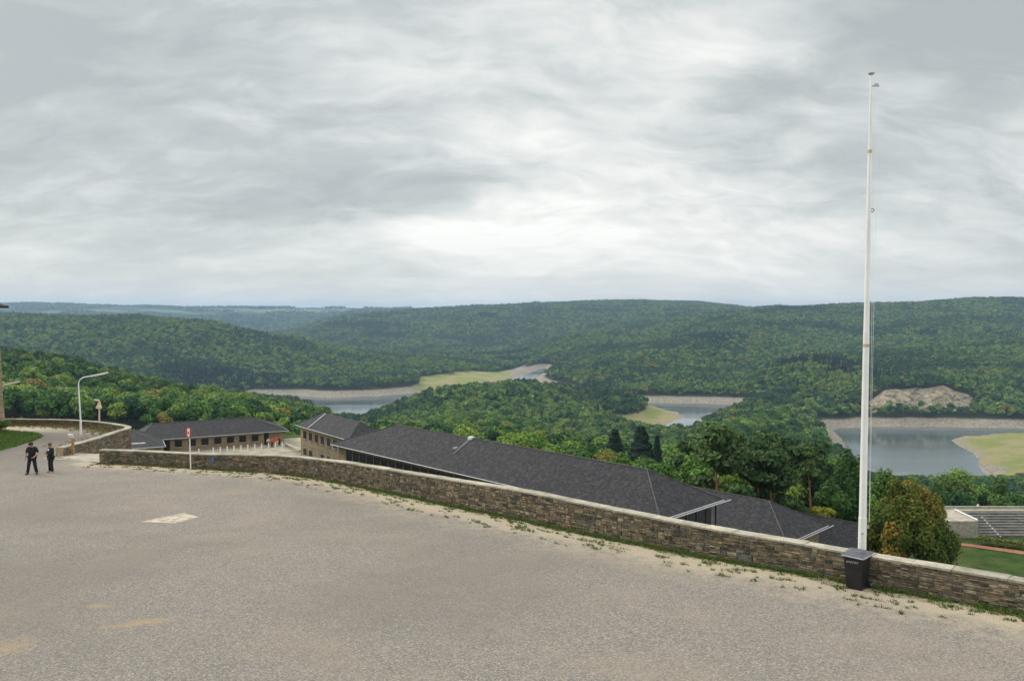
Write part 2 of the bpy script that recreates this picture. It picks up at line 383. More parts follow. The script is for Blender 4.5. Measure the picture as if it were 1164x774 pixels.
# right: down from the terrace to the lake
W([(1050, 230, -66), (1100, 230, -60), (1164, 230, -60), (1420, 230, -60), (1000, 230, -66), (1060, 300, -86), (1120, 300, -85), (1200, 300, -84), (1420, 300, -74), (1060, 500, -132), (1164, 500, -132), (1420, 500, -120), (1080, 750, -172), (1164, 740, -172), (1420, 700, -168)])
W([(1000, 140, -49), (1100, 140, -52), (1200, 140, -54), (1420, 140, -58)])
# green peninsula
W([(1130, 950, -187), (1164, 1050, -185), (1250, 1000, -184), (1420, 1000, -182), (1130, 1130, -188), (1200, 1160, -187), (1420, 1150, -187)])
# tongue in the middle lake
W([(690, 1220, -186), (730, 1300, -186), (755, 1370, -188)])
C = np.array(C, float)
def uvof(px, Y): return np.stack([np.asarray(px) / 110.0, np.log(np.asarray(Y)) * 4.0], -1)
cu = uvof(C[:, 0], C[:, 1]); nC = len(C)
def tps(r2): return 0.5 * r2 * np.log(r2 + 1e-9)
K = tps(((cu[:, None] - cu[None]) ** 2).sum(-1)) + np.eye(nC) * 0.002
Pm = np.c_[np.ones(nC), cu]
A = np.block([[K, Pm], [Pm.T, np.zeros((3, 3))]])
sol = np.linalg.solve(A, np.r_[C[:, 2], 0, 0, 0])
def rbf(px, Y):
    q = uvof(px, Y); sh = q.shape[:-1]; q = q.reshape(-1, 2); out = np.empty(len(q))
    for i in range(0, len(q), 20000):
        qq = q[i:i + 20000]
        out[i:i + 20000] = tps(((qq[:, None] - cu[None]) ** 2).sum(-1)) @ sol[:nC] + sol[nC] + qq @ sol[nC + 1:]
    return out.reshape(sh)
# value noise in metres
def vnoise(x, y, seed):
    r_ = np.random.default_rng(seed); tab = r_.random((256, 256))
    xi = np.floor(x).astype(int); yi = np.floor(y).astype(int); fx = x - xi; fy = y - yi
    fx = fx * fx * (3 - 2 * fx); fy = fy * fy * (3 - 2 * fy)
    a = tab[xi % 256, yi % 256]; b = tab[(xi + 1) % 256, yi % 256]; c = tab[xi % 256, (yi + 1) % 256]; d = tab[(xi + 1) % 256, (yi + 1) % 256]
    return (a * (1 - fx) + b * fx) * (1 - fy) + (c * (1 - fx) + d * fx) * fy
def fbm(x, y, seed, o=4):
    s_ = 0; a = 0.5
    for i in range(o): s_ = s_ + a * (vnoise(x, y, seed + i) - 0.5); x = x * 2.03 + 17; y = y * 2.03 + 5; a *= 0.5
    return s_
# lakes: outlines on the water plane
def wp(pts): 
    out = []
    for px, py in pts:
        p = atz(px, py, ZW); out.append((p.x, p.y))
    return np.array(out)
LAKES = [wp([(296, 450), (330, 449.5), (375, 452), (430, 450), (480, 446), (520, 441), (545, 436.5), (575, 432.5), (598, 425), (618, 418), (624, 420), (612, 428), (606, 434), (620, 440), (650, 447), (690, 455), (700, 457), (735, 457.5), (790, 458.5), (838, 460), (846, 462), (842, 466), (815, 474), (800, 480), (775, 491), (750, 500), (738, 500), (728, 498), (735, 491), (758, 482), (776, 474), (771, 468.5), (748, 465), (728, 463.5), (700, 461), (640, 455), (580, 450), (520, 455), (480, 463), (440, 474), (416, 484), (400, 487), (385, 480), (372, 470), (350, 464), (300, 462)]),
         wp([(946, 489), (955, 486), (1000, 485), (1060, 485), (1120, 486), (1200, 487), (1440, 490), (1440, 496), (1200, 496.5), (1130, 495), (1095, 495.5), (1080, 500), (1090, 507), (1104, 514), (1111, 521), (1112, 529), (1117, 536), (1126, 541), (1122, 550), (1080, 556), (1000, 548), (975, 530), (962, 508), (955, 497)])]
def lake_sd(X, Y):
    """signed distance to the lakes: negative in the water"""
    best = np.full(X.shape, 1e9); inside = np.zeros(X.shape, bool)
    for poly in LAKES:
        n_ = len(poly)
        for i in range(n_):
            x1, y1 = poly[i]; x2, y2 = poly[(i + 1) % n_]
            ex, ey = x2 - x1, y2 - y1; L2 = ex * ex + ey * ey
            t = np.clip(((X - x1) * ex + (Y - y1) * ey) / L2, 0, 1)
            best = np.minimum(best, np.hypot(X - x1 - t * ex, Y - y1 - t * ey))
            c_ = ((y1 > Y) != (y2 > Y)) & (X < (x2 - x1) * (Y - y1) / (y2 - y1 + 1e-12) + x1)
            inside ^= c_
    return np.where(inside, -best, best)
PADS = [((-72, 120), (-30, 162), -25.9, 6), ((-42, 100), (-8, 140), -25.9, 5), ((-30, 60), (30, 118), -24.2, 5), ((5, 78), (45, 125), -30, 4), ((18, 100), (40, 128), -35.8, 3), ((34, 88), (52, 104), -35.8, 3), ((88, 150), (262, 229), -62.6, 4)]
def terrain_z(px, Y):
    px = np.asarray(px, float); Y = np.asarray(Y, float)
    X = (px - 582) / F * Y
    z = rbf(px, Y)
    far = np.clip((Y - 120) / 500, 0, 1)
    z = z + far * (fbm(X / 260, Y / 260, 3, 4) * 24)
    rdg = 1 - np.abs(2 * vnoise(X / 520 + Y / 1500, Y / 620 - X / 2000, 61) - 1)
    z = z + np.clip((Y - 1750) / 500, 0, 1) * (rdg - 0.55) * 46 * np.clip((z - ZW - 20) / 110, 0, 1) * np.clip(1 - (z + 70) / 70, 0.25, 1)
    for (x0, y0), (x1, y1), pz, mg in PADS:
        ddx = np.maximum(np.maximum(x0 - X, X - x1), 0); ddy = np.maximum(np.maximum(y0 - Y, Y - y1), 0)
        k = np.clip(1 - np.hypot(ddx, ddy) / mg, 0, 1); k = k * k * (3 - 2 * k)
        z = z * (1 - k) + pz * k
    sd_ = lake_sd(X, Y)
    n1 = fbm(X / 60, Y / 60, 21, 3)
    d = np.maximum(sd_, 0)
    near = np.where(Y > 300, 1.0, 0.0)
    cliffzone = (px > 960) & (px < 1140) & (Y > 1290) & (Y < 1400)
    cap = ZW + 0.1 + d * (0.42 + 0.3 * n1) + np.where(d > 60, (d - 60) * 0.5, 0)
    cap = np.where(cliffzone, ZW + 1000, cap)
    low_ = ((px > 1080) & (Y < 1192)) | ((px > 650) & (px < 800) & (Y < 1500)) | ((px > 475) & (px < 600) & (Y > 1740))
    lo = ZW + 0.3 + np.where(low_, np.minimum(d * 0.07, 6) + np.minimum(d * 0.02, 4), np.minimum(d * 0.34, 17))
    zz = np.clip(z, lo, np.maximum(cap, lo))
    zz = np.where(sd_ < 0, ZW - 0.3 - np.minimum(-sd_ * 0.2, 6), zz)
    return np.where(near > 0, zz, z), X, sd_
cols = np.arange(-240, 1405, 3.5)
lnr = np.concatenate([np.linspace(math.log(12), math.log(100), 90, endpoint=False), np.linspace(math.log(100), math.log(3200), 500, endpoint=False), np.linspace(math.log(3200), math.log(14000), 90)])
rows = np.exp(lnr)
PXg, Yg = np.meshgrid(cols, rows)
Zg, Xg, SDg = terrain_z(PXg, Yg)
nr, nc = Zg.shape
idx = np.arange(nr * nc).reshape(nr, nc)
Fq = np.stack([idx[:-1, :-1], idx[:-1, 1:], idx[1:, 1:], idx[1:, :-1]], -1).reshape(-1, 4)
# pale quarry face
rock = ((PXg > 982) & (PXg < 1114) & (Yg > 1316) & (Yg < 1362)).astype(float)
rock *= np.clip(1 - np.abs(PXg - 1048) / 66, 0, 1) ** 0.3
rock = np.where((PXg > 815) & (PXg < 905) & (Yg > 1440) & (Yg < 1475), 0.45, rock)
lawn = np.clip((-(np.maximum(np.maximum(44 - Xg, Xg - 240), 0) + np.maximum(np.maximum(70 - Yg, Yg - 240), 0)) + 6) / 6, 0, 1)
lawn = np.maximum(lawn, np.clip((-(np.maximum(np.maximum(-74 - Xg, Xg + 22), 0) + np.maximum(np.maximum(60 - Yg, Yg - 165), 0)) + 6) / 6, 0, 1))
penin = np.where((Zg < ZW + 12) & (Xg > 0) & (((PXg > 1085) & (Yg > 800) & (Yg < 1185)) | ((PXg > 655) & (PXg < 790) & (Yg > 1100) & (Yg < 1480))), 1.0, 0.0)
penin = np.where((Zg < ZW + 14) & (PXg > 470) & (PXg < 580) & (Yg > 1750) & (Yg < 2300), 1.0, penin)
far_f = np.clip((Yg - 5600) / 800, 0, 1)
tme = np_mesh('terrain', np.stack([Xg, Yg, Zg], -1).reshape(-1, 3), Fq,
              {'rock': rock.ravel(), 'lawn': lawn.ravel(), 'penin': penin.ravel(), 'shore': SDg.ravel(), 'far': far_f.ravel()}, smooth=True)
m, n = mat('terrain_ground')
geo = n.n('ShaderNodeNewGeometry').outputs['Position']
zz = n.n('ShaderNodeSeparateXYZ', {0: geo}).outputs[2]
f1 = n.noise(geo, 0.02, 8, 0.65); f2 = n.noise(geo, 0.25, 8, 0.7); f3 = n.noise(geo, 0.006, 5, 0.6)
forest_floor = n.mix(f2, (0.02, 0.035, 0.012), (0.06, 0.06, 0.03))
bank = n.mix(n.mr(f2, 0.35, 0.65), (0.20, 0.175, 0.14), (0.44, 0.385, 0.30))
zb = n.m('ADD', zz, n.m('MULTIPLY', n.m('SUBTRACT', f1, 0.5), 6.0))
# drawdown bands following the old water lines
wv = n.n('ShaderNodeTexWave', {'Vector': n.n('ShaderNodeCombineXYZ', {0: 0, 1: 0, 2: zb}).outputs[0], 'Scale': 0.35, 'Distortion': 2.0, 'Detail': 3.0}, bands_direction='Z').outputs['Fac']
bank = n.mix(n.m('MULTIPLY', wv, 0.35), bank, (0.15, 0.125, 0.1))
nearsh = n.mr(attr(n, 'shore'), 48, 75)
c = n.mix(n.m('MAXIMUM', n.mr(zb, ZW + 9.5, ZW + 12.5), nearsh), bank, forest_floor)
gp = n.mix(n.mr(f1, 0.4, 0.6), (0.21, 0.24, 0.065), (0.32, 0.27, 0.13))
gp = n.mix(n.m('MULTIPLY', n.mr(f2, 0.5, 0.7), 0.4), gp, (0.14, 0.2, 0.05))
pm = n.m('MULTIPLY', attr(n, 'penin'), n.mr(n.m('ADD', attr(n, 'shore'), n.m('MULTIPLY', f1, 90)), 48, 66))
c = n.mix(pm, c, gp)
rk = n.noise(n.n('ShaderNodeMapping', {'Vector': geo, 'Scale': (1, 1, 1.6), 'Rotation': (0.3, 0.5, 0)}).outputs[0], 0.085, 9, 0.78, 0.5)
rockc = n.ramp(rk, [(0.38, (0.06, 0.065, 0.05)), (0.45, (0.20, 0.17, 0.12)), (0.54, (0.38, 0.315, 0.215)), (0.62, (0.50, 0.43, 0.31))])
rm = n.mr(n.m('ADD', attr(n, 'rock'), n.m('MULTIPLY', n.m('SUBTRACT', f1, 0.5), 1.6)), 0.35, 0.5)
c = n.mix(rm, c, rockc)
gl = n.mix(n.mr(f2, 0.3, 0.7), (0.028, 0.07, 0.012), (0.085, 0.13, 0.03)); gl = n.mix(n.m('MULTIPLY', n.mr(n.noise(geo, 0.09, 6, 0.7), 0.45, 0.62), 0.6), gl, (0.13, 0.13, 0.045))
c = n.mix(attr(n, 'lawn'), c, gl)
vo = n.n('ShaderNodeTexVoronoi', {'Vector': geo, 'Scale': 0.0035}).outputs['Color']
field = n.ramp(n.n('ShaderNodeSeparateXYZ', {0: vo}).outputs[0], [(0, (0.018, 0.045, 0.022)), (0.6, (0.022, 0.05, 0.025)), (0.66, (0.16, 0.22, 0.08)), (1.0, (0.25, 0.25, 0.12))], 'CONSTANT')
c = n.mix(n.m('MULTIPLY', attr(n, 'far'), n.mr(zz, -80, -10)), c, field)
c = n.mix(n.m('MULTIPLY', attr(n, 'far'), 0.35), c, (0.03, 0.06, 0.03))
finish(n, c, 0.95, n.m('ADD', n.m('MULTIPLY', f2, 1.0), n.m('MULTIPLY', rk, 5.0)), 0.7, 1.5, 0, 0.1)
terr = link('terrain', tme, m); tag(terr, kind='structure')

# water
m, n = mat('lake_water')
geo = n.n('ShaderNodeNewGeometry').outputs['Position']
mp = n.n('ShaderNodeMapping', {'Vector': geo, 'Scale': (0.5, 1.0, 1)}).outputs[0]
rip = n.noise(mp, 0.35, 4, 0.6)
calm = n.noise(n.n('ShaderNodeMapping', {'Vector': geo, 'Scale': (0.25, 1.0, 1), 'Rotation': (0, 0, R(12))}).outputs[0], 0.011, 5, 0.6, 0.6)
bp = n.n('ShaderNodeBump', {'Height': rip, 'Strength': n.mr(calm, 0.42, 0.6, 0.10, 0.32), 'Distance': 0.6})
b = n.n('ShaderNodeBsdfPrincipled', {'Base Color': (0.085, 0.108, 0.112), 'Roughness': n.mr(calm, 0.42, 0.6, 0.06, 0.2), 'IOR': 1.33, 'Specular IOR Level': 0.9})
n.t.links.new(bp.outputs[0], b.inputs['Normal'])
n.n('ShaderNodeOutputMaterial', {0: b.outputs[0]})
wb = MB(); wb.add([(-1500, 700, ZW), (3200, 700, ZW), (3200, 3200, ZW), (-1500, 3200, ZW)], [(0, 1, 2, 3)])
wt = wb.build('water', m); tag(wt, kind='structure')
#==TREES==
# ------------------------------------------------------------------ trees
def ico(sub):
    bm = bmesh.new(); bmesh.ops.create_icosphere(bm, subdivisions=sub, radius=1)
    V = np.array([v.co[:] for v in bm.verts]); Fc = np.array([[v.index for v in f.verts] for f in bm.faces]); bm.free(); return V, Fc
ICO = {k: ico(k) for k in (1, 2)}
def unit(n_, r_):
    v = r_.normal(size=(n_, 3)); return v / np.linalg.norm(v, axis=1, keepdims=True)
def leaves(pts, nrm, size, r_, flat=0.6, elong=1.5):
    """one quad per leaf clump round each point"""
    n_ = len(pts)
    nn = nrm + unit(n_, r_) * flat; nn /= np.linalg.norm(nn, axis=1, keepdims=True)
    a = np.cross(nn, unit(n_, r_)); a /= np.linalg.norm(a, axis=1, keepdims=True) + 1e-9
    b = np.cross(nn, a)
    s_ = size * r_.uniform(0.6, 1.3, (n_, 1))
    a = a * s_ * elong; b = b * s_
    V = np.stack([pts - a * .5 , pts - b * .5, pts + a * .5, pts + b * .5], 1).reshape(-1, 3)
    return V, np.arange(n_ * 4).reshape(-1, 4)
def crown(name, seed, Rr, H, zb, n_leaf, leaf, n_lobe, lobe=0.42, shape='round', inner=0.72, material=None, taper=0.0):
    """a crown of leaf clumps over uneven lobes; tree base at the origin"""
    r_ = np.random.default_rng(seed)
    u = unit(n_lobe, r_); u[:, 2] = np.abs(u[:, 2]) * 1.1 - 0.35
    rad = r_.uniform(0.35, 0.72, (n_lobe, 1))
    cen = u * rad
    lr = r_.uniform(0.7, 1.2, n_lobe) * lobe
    k = r_.integers(0, n_lobe, n_leaf)
    d = unit(n_leaf, r_); d[:, 2] = np.where(r_.random(n_leaf) < 0.6, np.abs(d[:, 2]), d[:, 2])
    if taper:
        kz = 1 - taper * np.clip(cen[:, 2:3] + 0.15, 0, 1); cen = cen * np.c_[kz, kz, np.ones_like(kz)]; lr = lr * kz[:, 0] ** 0.5
    p = cen[k] + d * lr[k][:, None] * r_.uniform(0.66, 1.12, (n_leaf, 1))
    tt = 0.5 + 0.4 * (r_.random(n_leaf) - 0.5) + 0.7 * (r_.random(n_lobe)[k] - 0.5)
    sc = np.array([Rr, Rr, H / 2.0]); mid = np.array([0, 0, zb + H / 2 - H * 0.05])
    V, Fc = leaves(p * sc + mid, d, leaf, r_)
    # cores of every lobe, coloured darkest to paint shade inside the crown
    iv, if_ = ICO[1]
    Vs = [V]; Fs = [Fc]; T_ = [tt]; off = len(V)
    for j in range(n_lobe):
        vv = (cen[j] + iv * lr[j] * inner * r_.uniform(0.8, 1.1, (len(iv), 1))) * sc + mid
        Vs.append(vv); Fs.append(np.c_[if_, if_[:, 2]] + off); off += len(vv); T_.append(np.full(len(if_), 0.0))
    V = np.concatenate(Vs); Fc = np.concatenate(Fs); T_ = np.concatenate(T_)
    return quadtri_mesh(name, V, Fc, T_, material)
def crown_span(name, seed, Rr, zbot, ztop, *a, **k):
    H = (ztop - zbot) * 1.48; return crown(name, seed, Rr * 1.12, H, ztop - 0.41 * H - 0.45 * H, *a, **k)
def quadtri_mesh(name, V, Fc, t, material):
    tri = Fc[:, 2] == Fc[:, 3]
    me = bpy.data.meshes.new(name)
    me.vertices.add(len(V)); me.vertices.foreach_set('co', np.asarray(V, np.float32).ravel())
    cnt = np.where(tri, 3, 4); start = np.r_[0, np.cumsum(cnt)[:-1]]
    mask = np.ones(Fc.shape, bool); mask[tri, 3] = False
    lo = Fc[mask]
    me.loops.add(len(lo)); me.loops.foreach_set('vertex_index', lo.astype(np.int32))
    me.polygons.add(len(Fc)); me.polygons.foreach_set('loop_start', start.astype(np.int32))
    me.update(calc_edges=True)
    a = me.attributes.new('t', 'FLOAT', 'FACE'); a.data.foreach_set('value', np.asarray(t, np.float32))
    if material: me.materials.append(material)
    return me
def spruce(name, seed, H, Rr, n_leaf, leaf, material):
    r_ = np.random.default_rng(seed)
    h = 1 - r_.random(n_leaf) ** 0.6 * 0.93
    h = np.clip(1 - (1 - h) , 0.05, 1)
    hh = 1 - (1 - h)            # 0.07..1
    z = H * (1 - hh * 0.93)
    tier = 0.75 + 0.35 * np.abs(np.sin(hh * 26))
    rr = Rr * hh ** 0.85 * tier * r_.uniform(0.35, 1.0, n_leaf) ** 0.5
    an = r_.uniform(0, 2 * math.pi, n_leaf)
    rr *= 1 + 0.15 * np.sin(an * 3 + seed)
    p = np.stack([rr * np.cos(an), rr * np.sin(an), z - 0.28 * rr], 1)
    d = np.stack([np.cos(an), np.sin(an), np.full(n_leaf, .5)], 1)
    V, Fc = leaves(p, d, leaf, r_, 0.5, 2.2)
    return quadtri_mesh(name, V, Fc, r_.random(n_leaf), material)
def pine_crown(name, seed, H, Rr, n_leaf, leaf, material):
    """flat storeyed clumps in the top half of a bare stem"""
    r_ = np.random.default_rng(seed); nl = 16
    hz_ = r_.uniform(0.52, 0.98, nl); hz_[0] = 1.0
    an = r_.uniform(0, 2 * math.pi, nl); rad = Rr * (1.08 - hz_) * 1.9 * r_.uniform(0.4, 1.0, nl); rad = np.minimum(rad, Rr * .8); rad[0] = 0
    cen = np.stack([rad * np.cos(an), rad * np.sin(an), hz_ * H], 1)
    k = r_.integers(0, nl, n_leaf); d = unit(n_leaf, r_)
    lr = Rr * r_.uniform(0.28, 0.5, nl)
    p = cen[k] + d * lr[k][:, None] * np.array([1, 1, 0.42]) * r_.uniform(0.5, 1.05, (n_leaf, 1))
    V, Fc = leaves(p, d, leaf, r_, 0.9, 2.0)
    return quadtri_mesh(name, V, Fc, 0.5 + 0.5 * (r_.random(n_leaf) - .5) + 0.4 * (r_.random(nl)[k] - .5), material), cen
def trunk_mesh(name, H, r0, seed, limbs, material, lean=0.0):
    r_ = np.random.default_rng(seed); mb = MB()
    pts = [Vector((lean * max(h, 0) ** 1.3 + 0.02 * H * r_.normal() * h, 0.02 * H * r_.normal() * h, H * h)) for h in (-0.06, 0, 0.25, 0.5, 0.75, 1.0)]
    mb.tube(pts, [r0 * 1.5, r0 * 1.15, r0 * .85, r0 * .65, r0 * .4, r0 * .15], 7)
    for e in limbs:
        e = Vector(e); hb = max(0.3, min(0.85, e.z / H - 0.12)); k = hb / 0.25; i = min(int(k) + 1, 4); f = k - int(k)
        b_ = pts[i].lerp(pts[i + 1], f); md = b_.lerp(e, 0.5) + Vector((0, 0, -0.03 * H))
        mb.tube([b_, md, e], [r0 * .38, r0 * .25, r0 * .1], 5)
    me = bpy.data.meshes.new(name); me.from_pydata(mb.v, [], mb.f)
    for p_ in me.polygons: p_.use_smooth = True
    me.materials.append(material); return me

# height of the ground anywhere
lnY0 = np.log(rows)
def ground(X, Y):
    X = np.asarray(X, float); Y = np.asarray(Y, float)
    px = X / Y * F + 582
    ci = np.clip((px - cols[0]) / 3.5, 0, nc - 1.001); ri = np.clip(np.interp(np.log(Y), lnY0, np.arange(nr)), 0, nr - 1.001)
    c0 = ci.astype(int); r0 = ri.astype(int); fc = ci - c0; fr = ri - r0
    return (Zg[r0, c0] * (1 - fc) + Zg[r0, c0 + 1] * fc) * (1 - fr) + (Zg[r0 + 1, c0] * (1 - fc) + Zg[r0 + 1, c0 + 1] * fc) * fr, px, ri
# what the camera can see: highest sight line so far, per bearing
tanv = Zg / Yg
run = np.maximum.accumulate(tanv, axis=0)
def seen(X, Y, top, margin):
    z, px, ri = ground(X, Y)
    ci = np.clip(((px - cols[0]) / 3.5).astype(int), 0, nc - 1); r0 = np.maximum(ri.astype(int) - 1, 0)
    return top / Y > run[r0, ci] - margin
def spots(y0, y1, step, seed):
    r_ = np.random.default_rng(seed)
    ys = np.arange(y0, y1, step * 0.87); out = []
    for i, y in enumerate(ys):
        xm = y * 0.73 + 8
        xs = np.arange(-xm + (i % 2) * step / 2, xm, step)
        out.append(np.stack([xs + r_.uniform(-.38, .38, len(xs)) * step, y + r_.uniform(-.38, .38, len(xs)) * step], 1))
    p = np.concatenate(out); return p[p[:, 1] > y0]
BUILD_ZONE = []   # rectangles (centre, half sizes, angle) where no forest grows
def allowed(X, Y):
    z, px, ri = ground(X, Y)
    hgt = z - ZW + fbm(X / 40, Y / 40, 55, 2) * 7
    ok = (hgt > 12.5)
    sdl = lake_sd(X, Y)
    pz = ((px > 1078) & (Y > 800) & (Y < 1195)) | ((px > 650) & (px < 800) & (Y > 1080) & (Y < 1500)) | ((px > 475) & (px < 600) & (Y > 1740) & (Y < 2280))
    ok |= (sdl > 68) & ~pz
    ok &= ~((px > 990) & (px < 1108) & (Y > 1312) & (Y < 1356) )
    # clear of the buildings and yards
    sk = np.interp(px, [-60, 0, 150, 291, 330, 365, 415, 430, 560, 730, 815, 877, 940, 985, 990, 1085, 1086, 1225], [482, 482, 486, 476, 494, 474, 484, 482, 506, 535, 562, 571, 590, 600, 600, 600, 580, 580])
    top_py = 352 - (z + 15) / Y * F
    ok &= (top_py < sk) | (Y > 330)
    ok &= ~((px < 345) & (X > -78) & (Y < 168))
    ok &= ~((px >= 330) & (px < 425) & (Y < 148))
    ok &= ~((px >= 400) & (px < 780) & (X + Y < 99))
    ok &= ~((px >= 760) & (px < 960) & (X + Y < 131))
    ok &= ~((px >= 900) & (px < 1000) & (X + Y < 162))
    ok &= ~((px >= 985) & (Y < 232))
    ok &= Y > 96
    ok &= ~((px > 340) & (px < 432) & (Y < 230))
    # openings: the settlement and the fields round it
    ok &= ~((px > 465) & (px < 540) & (Y > 2950) & (Y < 3150))
    return ok, z, px
cand = spots(98, 700, 7.6, 1); cand2 = spots(700, 1700, 8.4, 2); cand3 = spots(1700, 3400, 9.5, 3); cand4 = spots(3400, 5700, 11.5, 4); cand5 = spots(5700, 8600, 26, 6)
f5 = fbm(cand5[:, 0] / 420, cand5[:, 1] / 700, 31, 4); z5 = ground(cand5[:, 0], cand5[:, 1])[0]; p5 = cand5[:, 0] / cand5[:, 1] * F + 582; cand5 = cand5[((f5 > 0.02) | (z5 < -60)) & ~((p5 > 228) & (p5 < 400) & (cand5[:, 1] > 7500) & (cand5[:, 1] < 8350))]
allp = np.concatenate([cand, cand2, cand3, cand4, cand5]); base_s = np.concatenate([np.full(len(cand), 1.0), np.full(len(cand2), 1.05), np.full(len(cand3), 1.15), np.full(len(cand4), 1.3), np.full(len(cand5), 1.9)])
ok, zt, pxt = allowed(allp[:, 0], allp[:, 1])
rs = (0.62 + 0.75 * rng.random(len(allp)) ** 1.3) * base_s
rs = np.where(allp[:, 1] > 5700, rs * 1.0, rs)
th = 13.0 * np.clip(rs, 0.6, 1.4)
ok &= seen(allp[:, 0], allp[:, 1], zt + th + 3, 0.004)
ok &= (pxt > -60) & (pxt < 1225)
# near trees keep below the skyline they have behind the roofs
top_sk = np.interp(pxt, [-60, 0, 150, 300, 345, 430, 445, 500, 545, 590, 625, 650, 700, 760, 800, 850, 930, 955, 1000, 1060, 1164, 1225], [470, 470, 474, 472, 478, 484, 486, 488, 482, 476, 484, 492, 502, 508, 500, 492, 500, 520, 540, 545, 552, 552]) + rng.uniform(0, 22, len(pxt))
top_sk = np.where((pxt > 970) & (allp[:, 1] > 330), 538 + rng.uniform(0, 6, len(pxt)), top_sk)
gapz = (pxt > 372) & (pxt < 430) & (allp[:, 1] < 1050)
top_sk = np.where(gapz, 478.0, top_sk)
near_ = gapz | (allp[:, 1] < 330) | ((pxt > 970) & (allp[:, 1] < 900))
lim = (-(top_sk - 352) / F * allp[:, 1] - zt) / 14.2
rs = np.where(near_, np.minimum(rs, np.maximum(lim, 0)), rs)
ok &= ~near_ | (rs > np.where((pxt > 970) & (allp[:, 1] > 300), 0.22, 0.5))
X_, Y_, Z_, S_, PX_ = allp[ok, 0], allp[ok, 1], zt[ok], rs[ok], pxt[ok]
print('forest trees', len(X_))
# the ones that show largest become trees of their own
HALF = 13.0
inview = (PX_ > -5) & (PX_ < 1170)
order = np.argsort(np.where(inview, Y_ / S_, 1e9))
N_OWN = 262
own = order[:N_OWN]; rest = np.setdiff1d(np.arange(len(X_)), own)

# species of the near trees
kinds = []
for k in range(4):
    Rr = (4.6, 5.2, 4.2, 5.0)[k]; H = (10.5, 10.0, 11.5, 9.5)[k]
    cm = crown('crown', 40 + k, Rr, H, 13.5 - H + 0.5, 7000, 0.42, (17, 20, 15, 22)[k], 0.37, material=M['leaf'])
    tm = trunk_mesh('trunk', 11, 0.28, 50 + k, [(2.2, 0.5, 9), (-2, 1.2, 8.2), (0.3, -2.4, 9.4)], M['bark'])
    kinds.append((cm, tm))
pcm, pcen = pine_crown('crown', 61, 16.5, 4.2, 3600, 0.42, M['pine'])
pkind = (pcm, trunk_mesh('trunk', 16, 0.24, 62, [c_ for c_ in pcen[1:9]], M['pine_bark'], 0.4))
pcm2, pcen2 = pine_crown('crown', 67, 15, 3.8, 3200, 0.42, M['pine'])
pkind2 = (pcm2, trunk_mesh('trunk', 14.6, 0.22, 68, [c_ for c_ in pcen2[1:9]], M['pine_bark'], -1.0))
skind = (spruce('crown', 71, 15, 3.3, 4200, 0.42, M['conifer']), trunk_mesh('trunk', 12, 0.2, 72, [], M['bark']))
def place_tree(name, kind, loc, s, rz, label, group=None, cat='tree', sz=1.0):
    r_ = empty(name, loc, label, cat, group, rz); r_.scale = (s, s, s * sz); r_['local'] = 1
    for nm_, me in (('crown', kind[0]), ('trunk', kind[1])):
        o = bpy.data.objects.new(nm_, me); COL.objects.link(o); o.parent = r_
    return r_
GRP = 'forest trees on the slopes below the buildings'
def side(px):
    return 'left' if px < 390 else ('middle' if px < 740 else 'right')
LAB = {'left': ('tall leafy tree', 'leafy forest tree on the left slope behind the low slate roofed building'),
       'middle': ('', 'leafy forest tree in the dip behind the ridge of the long slate roof'),
       'right': ('', 'leafy forest tree on the wooded spur to the left of the flagpole')}
for i in own:
    s = side(PX_[i]); kd = kinds[int(rng.integers(0, 4))]
    nm_, lab = 'broadleaf_tree', LAB[s][1]
    if s == 'right' and PX_[i] > 990: lab = 'leafy forest tree beyond the grey sports court on the right'
    if 790 < PX_[i] < 960 and Y_[i] < 240 and rng.random() < 0.5:
        kd = (pkind, pkind2)[int(rng.integers(0, 2))]; nm_ = 'pine_tree'; lab = 'pine with a bare reddish trunk behind the lower slate roofs'
    sc_ = float(S_[i]) * 0.98
    place_tree(nm_, kd, (float(X_[i]), float(Y_[i]), float(Z_[i]) - 0.3), sc_, float(rng.uniform(0, 6.28)), lab, lab.replace('leafy forest tree', 'leafy forest trees').replace('pine with a bare reddish trunk', 'pines with bare reddish trunks'), 'tree', float(rng.uniform(0.88, 1.1)))
